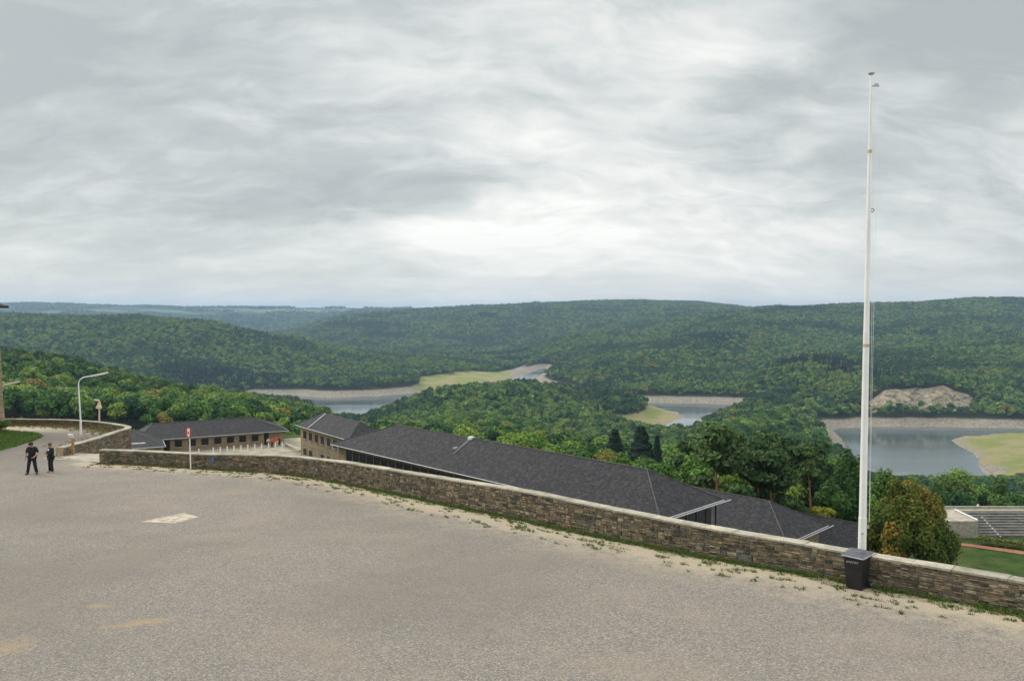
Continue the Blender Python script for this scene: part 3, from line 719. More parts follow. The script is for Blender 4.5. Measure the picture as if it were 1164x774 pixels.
# the rest: one mass of forest, instanced on points
def proto_col(name, metas):
    c_ = bpy.data.collections.new(name)
    for k, me in enumerate(metas):
        o = bpy.data.objects.new('%s_%d' % (name, k), me); c_.objects.link(o)
    return c_
def instance_mass(oname, pts, scl, kidx, metas, kindtag='stuff', label=None):
    me = bpy.data.meshes.new(oname); me.vertices.add(len(pts)); me.vertices.foreach_set('co', np.asarray(pts, np.float32).ravel())
    for an, av in (('sc', scl), ('rz', rng.uniform(0, 6.28, len(pts)))):
        a = me.attributes.new(an, 'FLOAT', 'POINT'); a.data.foreach_set('value', np.asarray(av, np.float32))
    a = me.attributes.new('ki', 'INT', 'POINT'); a.data.foreach_set('value', np.asarray(kidx, np.int32))
    o = bpy.data.objects.new(oname, me); COL.objects.link(o); tag(o, kind=kindtag, label=label)
    ng = bpy.data.node_groups.new(oname, 'GeometryNodeTree')
    ng.interface.new_socket('Geometry', in_out='INPUT', socket_type='NodeSocketGeometry')
    ng.interface.new_socket('Geometry', in_out='OUTPUT', socket_type='NodeSocketGeometry')
    q = ng.nodes; L = ng.links.new
    gi, go = q.new('NodeGroupInput'), q.new('NodeGroupOutput')
    m2p = q.new('GeometryNodeMeshToPoints'); L(gi.outputs[0], m2p.inputs[0])
    ci = q.new('GeometryNodeCollectionInfo'); ci.inputs['Collection'].default_value = proto_col(oname + '_kinds', metas); ci.inputs['Separate Children'].default_value = True; ci.inputs['Reset Children'].default_value = True
    io = q.new('GeometryNodeInstanceOnPoints'); L(m2p.outputs[0], io.inputs['Points']); L(ci.outputs[0], io.inputs['Instance']); io.inputs['Pick Instance'].default_value = True
    def na(nm_, ty):
        a_ = q.new('GeometryNodeInputNamedAttribute'); a_.data_type = ty; a_.inputs[0].default_value = nm_; return a_.outputs[0]
    L(na('ki', 'INT'), io.inputs['Instance Index'])
    cb = q.new('ShaderNodeCombineXYZ'); L(na('rz', 'FLOAT'), cb.inputs[2]); L(cb.outputs[0], io.inputs['Rotation'])
    L(na('sc', 'FLOAT'), io.inputs['Scale'])
    L(io.outputs[0], go.inputs[0])
    md = o.modifiers.new('scatter', 'NODES'); md.node_group = ng
    return o
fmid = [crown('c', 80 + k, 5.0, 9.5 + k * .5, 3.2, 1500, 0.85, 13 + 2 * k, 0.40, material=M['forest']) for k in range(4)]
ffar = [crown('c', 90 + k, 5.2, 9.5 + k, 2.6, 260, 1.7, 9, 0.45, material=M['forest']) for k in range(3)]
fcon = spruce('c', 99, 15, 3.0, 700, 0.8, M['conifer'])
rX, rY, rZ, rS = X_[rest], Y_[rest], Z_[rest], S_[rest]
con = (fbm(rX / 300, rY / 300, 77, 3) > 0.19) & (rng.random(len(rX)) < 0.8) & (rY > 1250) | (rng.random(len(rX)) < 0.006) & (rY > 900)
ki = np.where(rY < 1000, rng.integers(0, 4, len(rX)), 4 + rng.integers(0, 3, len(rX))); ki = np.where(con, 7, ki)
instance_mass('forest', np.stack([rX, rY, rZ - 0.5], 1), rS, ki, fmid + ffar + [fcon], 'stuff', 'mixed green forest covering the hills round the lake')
# ------------------------------------------------------------------ plaza, ramp, walls
def smooth_path(pts, step=0.5):
    """Catmull-Rom through 2D points, resampled"""
    p = [np.array(q, float) for q in pts]; p = [2 * p[0] - p[1]] + p + [2 * p[-1] - p[-2]]
    out = []
    for i in range(1, len(p) - 2):
        for t in np.linspace(0, 1, 24, endpoint=False):
            out.append(0.5 * ((2 * p[i]) + (-p[i - 1] + p[i + 1]) * t + (2 * p[i - 1] - 5 * p[i] + 4 * p[i + 1] - p[i + 2]) * t * t + (-p[i - 1] + 3 * p[i] - 3 * p[i + 1] + p[i + 2]) * t ** 3))
    out.append(p[-2]); out = np.array(out)
    s_ = np.r_[0, np.cumsum(np.hypot(*np.diff(out, axis=0).T))]
    q = np.linspace(0, s_[-1], max(2, int(s_[-1] / step)))
    return np.stack([np.interp(q, s_, out[:, 0]), np.interp(q, s_, out[:, 1])], 1)
def g2(pl_): return [G(px, py)[:2] for px, py in pl_]
MAIN = smooth_path(g2([(113, 526.5), (160, 528), (250, 533.5), (320, 538), (365, 544), (400, 550.5), (430, 556.5), (490, 569), (560, 583), (610, 593.5), (660, 604), (705, 613), (800, 631.5), (900, 648.5), (1000, 667), (1100, 685), (1164, 697), (1330, 733)]))
TERR = smooth_path(list(g2([(-90, 485.5), (-40, 484), (0, 483), (60, 483.5), (100, 485.5), (128, 489), (143, 493)])) + [(-31.0, 60.5), (-30.1, 56), (-29.3, 50)])
class Path:
    def __init__(s, pts):
        s.p = pts; s.s = np.r_[0, np.cumsum(np.hypot(*np.diff(pts, axis=0).T))]; s.L = s.s[-1]
        d = np.gradient(pts, axis=0); d /= np.linalg.norm(d, axis=1, keepdims=True); s.d = d
    def at(s, u, off=0.0):
        x = np.interp(u, s.s, s.p[:, 0]); y = np.interp(u, s.s, s.p[:, 1]); dx_ = np.interp(u, s.s, s.d[:, 0]); dy_ = np.interp(u, s.s, s.d[:, 1])
        k = math.hypot(dx_, dy_); return x + dy_ / k * off, y - dx_ / k * off      # off > 0: to the right of travel
def stone_wall(name, path, side, h, thick, label, zfun, faces=((0, 0.0),), cop=0.08, deep=8.0, out_deep=1.5, seed=1, smin=0.16, smax=0.6, hf=None):
    hf = hf or (lambda u: 1.0)
    """side: sign of the direction from the given base line into the wall"""
    r_ = random.Random(seed)
    root = empty(name, (float(path.p[0, 0]), float(path.p[0, 1]), zfun(path.p[0, 1])), label, 'wall')
    core = MB(); n_ = max(2, int(path.L / 0.8)); us = [path.L * i / n_ for i in range(n_ + 1)]
    vs = []; fs = []
    for u in us:
        for off, top in ((0.02, 0), (thick - 0.02, 0)):
            x, y = path.at(u, side * off); z = zfun(y); vs += [(x, y, z - deep), (x, y, z + (h - cop) * hf(u))]
    for i in range(n_):
        a, b = i * 4, i * 4 + 4
        fs += [(a, b, b + 1, a + 1), (a + 2, a + 3, b + 3, b + 2), (a + 1, b + 1, b + 3, a + 3)]
    fs += [(0, 1, 3, 2), (n_ * 4, n_ * 4 + 2, n_ * 4 + 3, n_ * 4 + 1)]
    core.add(vs, fs); core.build('mortar_core', M['mortar'], root)
    st = MB()
    def stone(u0, u1, z0, z1, off, dirn_, t):
        gp_ = 0.012; pr = r_.uniform(0.008, 0.045)
        pts = []
        def q(u, z, o): x, y = path.at(u, off + dirn_ * o); return (x, y, zfun(y) + z * hf(u))
        jj = lambda: r_.uniform(-0.006, 0.006)
        a = [(u0 + gp_, z0 + gp_), (u1 - gp_, z0 + gp_), (u1 - gp_, z1 - gp_), (u0 + gp_, z1 - gp_)]
        b = [(u0 + gp_ + .012 + abs(jj()), z0 + gp_ + .009 + abs(jj())), (u1 - gp_ - .012 - abs(jj()), z0 + gp_ + .009 + abs(jj())), (u1 - gp_ - .012 - abs(jj()), z1 - gp_ - .009 - abs(jj())), (u0 + gp_ + .012 + abs(jj()), z1 - gp_ - .009 - abs(jj()))]
        vs = [q(u, z, -0.03) for u, z in a] + [q(u, z, pr * 0.6 + jj()) for u, z in a] + [q(u, z, pr + jj()) for u, z in b]
        fs = [(i, (i + 1) % 4, 4 + (i + 1) % 4, 4 + i) for i in range(4)] + [(4 + i, 4 + (i + 1) % 4, 8 + (i + 1) % 4, 8 + i) for i in range(4)] + [(8, 9, 10, 11)]
        st.add(vs, fs, t)
    def split(u0, u1, z0, z1, off, dirn_):
        w_, hh = u1 - u0, z1 - z0
        if 0.2 < w_ < 0.7 and hh > 0.2 and r_.random() < 0.03: stone(u0, u1, z0, z1, off, dirn_, r_.choice([0.15, 0.3, 0.88])); return
        def hs():
            m_ = z0 + hh * r_.uniform(0.35, 0.65); split(u0, u1, z0, m_, off, dirn_); split(u0, u1, m_, z1, off, dirn_)
        def vsp():
            m_ = u0 + w_ * r_.uniform(0.32, 0.68); split(u0, m_, z0, z1, off, dirn_); split(m_, u1, z0, z1, off, dirn_)
        if w_ > 1.0: vsp(); return
        if hh > 0.14 and (hh > 0.19 or r_.random() < 0.88): hs(); return
        if w_ > smax or (w_ > 0.3 and r_.random() < 0.55): vsp(); return
        if hh > 0.075 and r_.random() < 0.4: hs(); return
        t = r_.choice([0.0, 0.1, 0.2, 0.3, 0.35, 0.45, 0.55, 0.62, 0.7, 0.8, 0.85, 0.9]) + r_.uniform(-.05, .05)
        if r_.random() < 0.05: t = 1.0
        stone(u0, u1, z0, z1, off, dirn_, max(0, min(1, t)))
    for which, low in faces:
        off = 0.0 if which == 0 else side * thick; dr = -side if which == 0 else side
        zt_op = h - cop - 0.004; nb_ = max(1, round((zt_op + low) / 0.27)); hb_ = (zt_op + low) / nb_
        for ib in range(nb_):
            u = 0.0; z0_ = -low + ib * hb_
            while u < path.L - 0.05:
                u2 = min(path.L, u + r_.uniform(0.35, 1.6)); split(u, u2, z0_, z0_ + hb_, off, dr); u = u2
    st.build('stones', M['stone'], root)
    cp = MB(); u = -0.03
    while u < path.L:
        u2 = min(path.L + 0.03, u + r_.uniform(0.7, 1.35)); a0, a1 = u + 0.006, u2 - 0.006; dz_ = r_.uniform(-0.006, 0.01); ov = r_.uniform(0.03, 0.05)
        vs = []
        for uu in (a0, a1):
            for off in (-ov, thick + ov):
                x, y = path.at(min(max(uu, 0), path.L), side * off); z = zfun(y) + (h - cop) * hf(uu) + cop + dz_
                vs += [(x, y, z - cop), (x, y, z + r_.uniform(-.006, .006))]
        # 0,1 near a0 ; 2,3 far a0 ; 4,5 near a1 ; 6,7 far a1
        cp.add(vs, [(1, 3, 7, 5), (0, 4, 6, 2), (0, 1, 5, 4), (2, 6, 7, 3), (0, 2, 3, 1), (4, 5, 7, 6)], r_.random()); u = u2
    cp.build('coping', M['coping'], root, bevel=0.012)
    return root
mainp = Path(MAIN); terrp = Path(TERR)
def hf_main(u):
    x, y = mainp.at(max(0, min(u, mainp.L))); return float(np.interp(x / y * F + 582, [113, 216, 320, 400, 600, 700, 850, 1000, 1164], [.93, .93, 1.12, 1.24, 1.32, 1.2, 1.04, .97, .94]))
# MAIN runs left to right (towards the camera): outside is on its left hand
stone_wall('stone_parapet_wall', mainp, -1, 0.87, 0.44, 'long low rubble stone wall with pale coping along the edge of the paved square', g, ((0, 0.0),), 0.065, 9, seed=3, smin=0.12, smax=0.55, hf=hf_main)
def zt_(y): return g(y)
stone_wall('stone_terrace_wall', terrp, -1, 0.55, 0.42, 'low curved stone wall round the far left terrace behind the street lamp', g, ((0, 0.0), (1, 2.6)), 0.08, 9, seed=5, smin=0.3, smax=0.9)

cen_main = np.array([mainp.at(u, -0.25) for u in np.linspace(0, mainp.L, 160)])
cen_terr = np.array([terrp.at(u, -0.2) for u in np.linspace(0, terrp.L, 120)])
poly = np.concatenate([cen_main[::-1], [(-29.0, 49.9)], cen_terr[::-1], [(-95, 72), (-95, -14), (48, -14)]])
def in_poly(x, y, pg):
    ins = np.zeros(x.shape, bool); n_ = len(pg)
    for i in range(n_):
        x1, y1 = pg[i]; x2, y2 = pg[(i + 1) % n_]
        if y1 == y2: continue
        ins ^= ((y1 > y) != (y2 > y)) & (x < (x2 - x1) * (y - y1) / (y2 - y1) + x1)
    return ins
def dist_line(x, y, ln):
    best = np.full(x.shape, 1e9)
    for i in range(len(ln) - 1):
        x1, y1 = ln[i]; x2, y2 = ln[i + 1]; ex, ey = x2 - x1, y2 - y1
        t = np.clip(((x - x1) * ex + (y - y1) * ey) / (ex * ex + ey * ey), 0, 1); best = np.minimum(best, np.hypot(x - x1 - t * ex, y - y1 - t * ey))
    return best
gx, gy = np.meshgrid(np.arange(-95, 48, 0.3), np.arange(-14, 84, 0.3))
keep = in_poly(gx, gy, poly)
gd = dist_line(gx, gy, MAIN[::3]); gt_ = dist_line(gx, gy, TERR[::4])
def spot(px, py, rx, ry, ang=0.0):
    c_ = G(px, py); ddx = gx - c_.x; ddy = gy - c_.y; ca, sa = math.cos(ang), math.sin(ang)
    return np.clip(1.25 - np.hypot((ddx * ca + ddy * sa) / rx, (-ddx * sa + ddy * ca) / ry), 0, 1)
sand = spot(158, 708, 0.95, 0.36, R(22)) * 0.7 + spot(112, 688, 0.7, 0.3, R(10)) * 0.5 + spot(5, 735, 1.0, 0.9) * 0.5 + spot(560, 690, 3, 1.2) * 0.12
bright = np.clip(1 - np.hypot((gx + 44) / 9, (gy - 67) / 4), 0, 1) + np.clip(1 - np.hypot((gx + 52) / 14, (gy - 69) / 5), 0, 1)
ids = np.arange(gx.size).reshape(gx.shape)
kf = keep[:-1, :-1] & keep[1:, :-1] & keep[:-1, 1:] & keep[1:, 1:]
pf = np.stack([ids[:-1, :-1], ids[:-1, 1:], ids[1:, 1:], ids[1:, :-1]], -1)[kf]
used, inv = np.unique(pf, return_inverse=True)
pv = np.stack([gx.ravel(), gy.ravel(), g(gy.ravel())], 1)[used]
pme = np_mesh('plaza', pv, inv.reshape(-1, 4), {'wall_d': gd.ravel()[used], 'terr_d': gt_.ravel()[used], 'sand': np.clip(sand.ravel()[used], 0, 1), 'pale': np.clip(bright.ravel()[used], 0, 1)})
m, n = mat('chip_sealed_paving')
geo = n.n('ShaderNodeNewGeometry').outputs['Position']
v1 = n.n('ShaderNodeTexVoronoi', {'Vector': geo, 'Scale': 34.0}); v1c = n.n('ShaderNodeSeparateXYZ', {0: v1.outputs['Color']}).outputs
n1 = n.noise(geo, 19.0, 4, 0.75); n2 = n.noise(geo, 0.35, 6, 0.6); n3 = n.noise(geo, 0.09, 4, 0.6); n4 = n.noise(geo, 2.2, 6, 0.7)
grav = n.ramp(v1c[0], [(0.0, (0.08, 0.08, 0.08)), (0.22, (0.165, 0.158, 0.148)), (0.5, (0.255, 0.232, 0.205)), (0.8, (0.335, 0.295, 0.255)), (1.0, (0.52, 0.48, 0.43))])
grav = n.mix(n.m('MULTIPLY', n.mr(v1c[1], 0.72, 0.95), 0.32), grav, (0.34, 0.22, 0.16))
grav = n.mix(n.mr(n1, 0.34, 0.72), n.mix(0.55, grav, (0.14, 0.135, 0.125)), n.mix(0.25, grav, (0.36, 0.325, 0.285)))
grav = n.mix(n.m('MULTIPLY', n.mr(n2, 0.42, 0.7), 0.4), grav, (0.33, 0.275, 0.215))
grav = n.mix(n.m('MULTIPLY', n.mr(n3, 0.42, 0.62), 0.45), grav, (0.16, 0.145, 0.13))
sandc = n.mix(n.mr(n1, 0.3, 0.7), (0.36, 0.30, 0.21), (0.52, 0.45, 0.335))
wd = n.m('ADD', attr(n, 'wall_d'), n.m('MULTIPLY', n.m('SUBTRACT', n.noise(geo, 0.8, 5, 0.65), 0.5), 2.0))
ws = n.mr(wd, 0.9, 2.1, 0.75, 0.0)
c = n.mix(ws, grav, sandc)
c = n.mix(n.m('MULTIPLY', n.mr(wd, 1.9, 3.6, 0.35, 0.0), n.mr(n4, 0.4, 0.6)), c, sandc)
c = n.mix(n.m('MULTIPLY', n.mr(n.m('ADD', wd, n4), 0.5, 1.0, 0.8, 0.0), 0.8), c, (0.12, 0.125, 0.055))
sp = n.mr(n.m('ADD', attr(n, 'sand'), n.m('MULTIPLY', n.m('SUBTRACT', n4, 0.5), 0.7)), 0.15, 0.75, 0, 0.75)
c = n.mix(sp, c, (0.36, 0.28, 0.16))
c = n.mix(n.m('MULTIPLY', attr(n, 'pale'), 0.8), c, (0.50, 0.43, 0.32))
td = n.m('ADD', attr(n, 'terr_d'), n.m('MULTIPLY', n.m('SUBTRACT', n4, 0.5), 3.0))
c = n.mix(n.m('MULTIPLY', n.mr(td, 0.9, 2.6, 0.8, 0.0), n.mr(n1, 0.4, 0.6)), c, (0.19, 0.18, 0.08))
c = n.mix(1.0, c, (0.985, 0.965, 0.935), 'MULTIPLY')
finish(n, c, 0.95, n.m('ADD', v1.outputs['Distance'], n1), 0.8, 0.02, 0, 0.15)
tag(link('plaza', pme, m), kind='structure')

# pale rectangular patch of concrete let into the paving
def sheet(name, pts, material, lift, kind='structure', sub=1):
    mb = MB(); mb.add([(p[0], p[1], p[2] + lift) for p in pts], [tuple(range(len(pts)))])
    return tag(mb.build(name, material), kind=kind)
m, n = mat('patch_concrete'); co = n.n('ShaderNodeNewGeometry').outputs['Position']
f = n.noise(co, 3.0, 6, 0.75); f2 = n.noise(co, 20, 5, 0.7)
c = n.mix(n.mr(f, 0.40, 0.60), (0.56, 0.46, 0.34), (0.27, 0.24, 0.20)); c = n.mix(n.mr(f2, 0.5, 0.75), c, (0.33, 0.30, 0.26)); finish(n, c, 0.95, f2, 0.3, 0.01); M['patch'] = m
sheet('concrete_patch', [G(159, 593), G(200, 594.5), G(226, 587.5), G(209, 583)], m, 0.004)
m, n = mat('ramp_concrete'); co = n.n('ShaderNodeNewGeometry').outputs['Position']
f = n.noise(co, 0.7, 6, 0.7); c = n.mix(n.mr(f, 0.35, 0.65), (0.27, 0.245, 0.2), (0.44, 0.39, 0.31)); finish(n, c, 0.93, n.noise(co, 14, 5, .7), 0.3, 0.02); M['ramp'] = m
x0_, y0_ = mainp.at(0.0, -0.5); zr = g(49)
sheet('ramp', [(-29.6, 49.0, g(49)), (-24.6, 46.9, g(46.9)), (-24.9, 50, g(50) - 0.15), (-26.2, 60, -11.3), (-27.5, 72, -14.0), (-33, 72, -14.0), (-31.5, 62, -11.5), (-29.2, 52, g(52) - 0.06)], M['ramp'], 0.005)
# grass bed at the foot of the tower
gm, n = mat('lawn'); co = n.n('ShaderNodeNewGeometry').outputs['Position']
f = n.noise(co, 0.9, 6, 0.7); c = n.mix(n.mr(f, 0.35, 0.65), (0.03, 0.095, 0.012), (0.075, 0.16, 0.025)); finish(n, c, 0.9, n.noise(co, 14, 5, .7), 0.6, 0.04); M['lawn'] = gm
bed = [G(-60, 530), G(0, 512.5), G(20, 507), (G(40, 500.5)), G(49, 496), G(46, 492.5), G(30, 490.5), G(5, 489), G(-60, 487)]
sheet('lawn', bed, gm, 0.006)
# blades and weeds
def tufts(name, pts, h, w_, nb, cols_, seed, label):
    r_ = np.random.default_rng(seed); n_ = len(pts); base = np.repeat(pts, nb, 0); sc = np.repeat(r_.uniform(0.5, 1.4, n_), nb)
    hh = h * sc * r_.uniform(0.5, 1.2, n_ * nb); an = r_.uniform(0, 6.28, n_ * nb); rad = r_.uniform(0, 1, n_ * nb) ** 0.5 * w_ * 5 * sc
    b0 = base + np.stack([np.cos(an) * rad, np.sin(an) * rad, np.zeros(n_ * nb) - 0.01], 1)
    a2 = an + r_.normal(size=n_ * nb) * 0.8; lean = hh * r_.uniform(0.2, 1.1, n_ * nb)
    side_ = np.stack([-np.sin(a2), np.cos(a2), np.zeros(n_ * nb)], 1) * (w_ * r_.uniform(.5, 1.2, (n_ * nb, 1)))
    tip = b0 + np.stack([np.cos(a2) * lean, np.sin(a2) * lean, hh], 1); midp = b0 + np.stack([np.cos(a2) * lean * .35, np.sin(a2) * lean * .35, hh * .6], 1)
    V = np.stack([b0 - side_, b0 + side_, midp + side_ * .8, tip, midp - side_ * .8], 1).reshape(-1, 3)
    k = np.arange(n_ * nb)[:, None] * 5
    Fc = np.concatenate([k + np.array([0, 1, 2, 4]), k + np.array([4, 2, 3, 3])])
    tt = np.repeat(r_.random(n_), nb)
    me = quadtri_mesh(name, V, Fc, np.r_[tt, tt], cols_); o = link(name, me); tag(o, label, None, None, 'stuff'); return o
def grass_mat(name, ramp_):
    m, n = mat(name); t = attr(n, 't'); c = n.ramp(t, ramp_)
    b = n.n('ShaderNodeBsdfPrincipled', {'Base Color': c, 'Roughness': 0.8, 'Specular IOR Level': 0.2}); tr = n.n('ShaderNodeBsdfTranslucent', {'Color': c})
    n.n('ShaderNodeOutputMaterial', {0: n.n('ShaderNodeMixShader', {0: 0.3, 1: b.outputs[0], 2: tr.outputs[0]}).outputs[0]}); return m
M['weed'] = grass_mat('weed_leaves', [(0, (0.035, 0.095, 0.015)), (0.4, (0.07, 0.14, 0.025)), (0.7, (0.13, 0.19, 0.04)), (1, (0.20, 0.20, 0.06))])
M['dryweed'] = grass_mat('dry_weeds', [(0, (0.13, 0.09, 0.03)), (0.4, (0.2, 0.14, 0.05)), (0.7, (0.14, 0.16, 0.05)), (1, (0.26, 0.2, 0.09))])
wr = np.random.default_rng(5); pw, pd = [], []
for i in range(30000):
    u = wr.random() * mainp.L; frac = u / mainp.L
    clump = 0.55 * vnoise(np.array([u * 0.5]), np.array([3.3]), 8)[0] + 0.45 * vnoise(np.array([u * 2.1]), np.array([7.3]), 18)[0]
    near_wall = wr.random() < 0.6
    off = abs(wr.normal()) * 0.15 + 0.03 if near_wall else wr.uniform(0.2, 1.9) ** 1.1
    if near_wall and wr.random() > 2.6 * max(0, clump - 0.24): continue
    if not near_wall and vnoise(np.array([u * 2.2]), np.array([off * 6.0]), 9)[0] < 0.53 + 0.13 * off: continue
    x, y = mainp.at(u, off + 0.04); (pw if wr.random() < (0.1 + 0.75 * min(1, frac * 2.2)) else pd).append((x, y, g(y)))
tufts('weeds', np.array(pw), 0.075, 0.0075, 9, M['weed'], 1, 'green weeds growing along the foot of the long stone wall')
tufts('dry_weeds', np.array(pd), 0.07, 0.0075, 8, M['dryweed'], 2, 'brown dry weeds along the foot of the long stone wall')
bp_ = np.array([(p[0], p[1]) for p in bed]); bx = wr.uniform(bp_[:, 0].min(), bp_[:, 0].max(), 26000); by = wr.uniform(bp_[:, 1].min(), bp_[:, 1].max(), 26000)
kk = in_poly(bx, by, bp_)
tufts('grass', np.stack([bx[kk], by[kk], g(by[kk])], 1), 0.10, 0.02, 4, M['weed'], 3, 'green grass of the lawn bed below the tower')
pt = []
for i in range(1400):
    u = wr.random() * terrp.L * 0.86; x, y = terrp.at(u, abs(wr.normal()) * 0.9 + 0.05); pt.append((x, y, g(y)))
tufts('terrace_weeds', np.array(pt), 0.12, 0.03, 6, M['dryweed'], 4, 'dry grass growing inside the curved terrace wall')

# ------------------------------------------------------------------ buildings
def V3(x, y, z): return Vector((x, y, z))
def hip_roof(mb, caps, A_, ax, nn, L, Wd, ze, zr, iL, iR, ov=0.5, th=0.16):
    """A_ near right eave corner (2D); ax along the eave to the left; nn into the depth"""
    def p(a, b, z): q = A_ + ax * a + nn * b; return Vector((q[0], q[1], z))
    e = [p(0, 0, ze), p(L, 0, ze), p(L, Wd, ze), p(0, Wd, ze)]
    r1, r2 = p(iR, Wd / 2, zr), p(L - iL, Wd / 2, zr)
    el = [v - Vector((0, 0, th)) for v in e]
    mb.add(e + [r1, r2] + el, [(0, 4, 5, 1), (1, 5, 2), (2, 5, 4, 3), (3, 4, 0), (0, 1, 7, 6), (1, 2, 8, 7), (2, 3, 9, 8), (3, 0, 6, 9), (6, 7, 8, 9)])
    up = Vector((0, 0, 0.03))
    for a, b in ((r1, r2), (e[0], r1), (e[3], r1), (e[1], r2), (e[2], r2)):
        if (a - b).length > 0.1: caps.tube([a + up, b + up], 0.055, 6)
    return e, r1, r2
def house(name, label, A_, ax, nn, L, Wd, ze, zr, zbase, iL, iR, wins=(), inset=0.7, group=None):
    A_ = np.array(A_, float); ax = np.array(ax, float); ax /= np.linalg.norm(ax); nn = np.array(nn, float); nn /= np.linalg.norm(nn)
    c_ = A_ + ax * L / 2 + nn * Wd / 2
    root = empty(name, (float(c_[0]), float(c_[1]), zbase), label, 'building', group)
    rf, cp = MB(), MB(); e, r1, r2 = hip_roof(rf, cp, A_, ax, nn, L, Wd, ze, zr, iL, iR)
    ro = rf.build('roof', M['slate'], root); cpo = cp.build('ridge_cap', M['ridge'], root)
    wl = MB(); q = lambda a, b, z: V3(*(A_ + ax * a + nn * b), z)
    k = inset; zt = ze - 0.1
    cs = [(k, k), (L - k, k), (L - k, Wd - k), (k, Wd - k)]
    wl.add([q(a, b, zbase - 1.5) for a, b in cs] + [q(a, b, zt) for a, b in cs], [(0, 1, 5, 4), (1, 2, 6, 5), (2, 3, 7, 6), (3, 0, 4, 7), (4, 5, 6, 7)])
    wl.build('wall', M['masonry'], root)
    gt = MB()
    for i in range(4):
        a, b = e[i], e[(i + 1) % 4]; out = Vector((0, 0, -0.1))
        cc = (a + b) / 2 - V3(c_[0], c_[1], ze); o_ = (b - a).cross(Vector((0, 0, 1))).normalized()
        if o_.dot(cc) < 0: o_ = -o_
        gt.tube([a + out + o_ * .07, b + out + o_ * .07], 0.065, 6)
    gt.build('gutter', M['grey_metal'], root)
    for (a0, a1, z0, z1, kind_) in wins:          # openings on the near wall
        fr = MB(); b_ = k - 0.03; f_ = 0.07
        for (x0, x1, y0, y1) in ((a0, a1, z1 - f_, z1), (a0, a1, z0, z0 + f_), (a0, a0 + f_, z0 + f_, z1 - f_), (a1 - f_, a1, z0 + f_, z1 - f_)):
            vs = [q(a, b, z) for b in (b_ - 0.05, b_ + 0.06) for z in (y0, y1) for a in (x0, x1)]
            fr.add(vs, [(0, 1, 3, 2), (4, 6, 7, 5), (0, 4, 5, 1), (2, 3, 7, 6), (0, 2, 6, 4), (1, 5, 7, 3)])
        if kind_ == 'window':      # pale stone sill
            pass
        w_ = fr.build('door' if kind_ == 'door' else 'window', M['dark_frame'], root)
        pn = MB(); vs = [q(a, b, z) for b in (b_ - 0.012, b_ + 0.05) for z in (z0 + f_, z1 - f_) for a in (a0 + f_, a1 - f_)]
        pn.add(vs, [(0, 1, 3, 2), (4, 6, 7, 5), (0, 4, 5, 1), (2, 3, 7, 6), (0, 2, 6, 4), (1, 5, 7, 3)])
        po = pn.build('pane', M['dark_glass']); po.parent = w_; po.location = (0, 0, 0)
        if kind_ == 'window':
            sl = MB(); sl.add([q(a, b, z) for b in (b_ - 0.12, b_ + 0.02) for z in (z0 - .12, z0 - 0.003) for a in (a0 - .1, a1 + .1)], [(0, 1, 3, 2), (4, 6, 7, 5), (0, 4, 5, 1), (2, 3, 7, 6), (0, 2, 6, 4), (1, 5, 7, 3)])
            so = sl.build('sill', M['coping']); so.parent = w_; so.location = (0, 0, 0)
    return root, q
# 1: low building at the left, with its wing towards the square
ax1 = np.array([-19.4, -10.2]); L1 = float(np.linalg.norm(ax1)); ax1 /= L1; n1_ = np.array([-ax1[1] * -1, ax1[0] * -1]); n1_ = np.array([-0.466, 0.885])
wins = []
for px in (200.6, 216.3, 231, 245.7, 260, 274, 288.3):
    # where the bearing crosses the front wall
    A1 = np.array([-43.2, 150.0]); b_ = (px - 582) / F
    o_ = A1 + n1_ * 0.7
    t_ = (b_ * o_[1] - o_[0]) / (ax1[0] - b_ * ax1[1]); wins.append((t_ - 0.62, t_ + 0.62, -24.95, -23.75, 'window'))
for px, hw in ((301.2, 0.42), (187.5, 0.5)):
    t_ = (((px - 582) / F) * o_[1] - o_[0]) / (ax1[0] - ((px - 582) / F) * ax1[1]); wins.append((t_ - hw, t_ + hw, -25.85, -23.55, 'door'))
h1, q1 = house('stone_building', 'low stone building with slate roof and a row of small windows beyond the white bollards', A1, ax1, n1_, L1 + 4.5, 11.0, -23.2, -21.0, -25.9, 3.0, 6.0, wins)
rf, cp = MB(), MB()
Aw = np.array([-59.3, 132.9]); axw = np.array([-0.885, -0.466])
hip_roof(rf, cp, Aw, axw, n1_, 9.6, 15, -23.25, -21.3, 4.8, 4.8)
o = rf.build('roof', M['slate'], h1); cp.build('ridge_cap', M['ridge'], h1)
wl = MB(); q = lambda a, b, z: V3(*(Aw + axw * a + n1_ * b), z)
wl.add([q(a, b, z) for z in (-27.5, -23.45) for a, b in ((.6, .6), (9, .6), (9, 12), (.6, 12))], [(0, 1, 5, 4), (1, 2, 6, 5), (2, 3, 7, 6), (3, 0, 4, 7), (4, 5, 6, 7)])
wl.build('wall', M['masonry'], h1)
gt = MB(); gt.tube([q(0, -0.09, -23.35), q(9.6, -0.09, -23.35)], 0.085, 6); gt.tube([q(-0.09, 0, -23.35), q(-0.09, 6.5, -23.35)], 0.085, 6)
gt.tube([q(0.5, 0.4, -23.4), q(0.5, 0.4, -26.5)], 0.09, 6); gt.build('gutter', M['grey_metal'], h1)
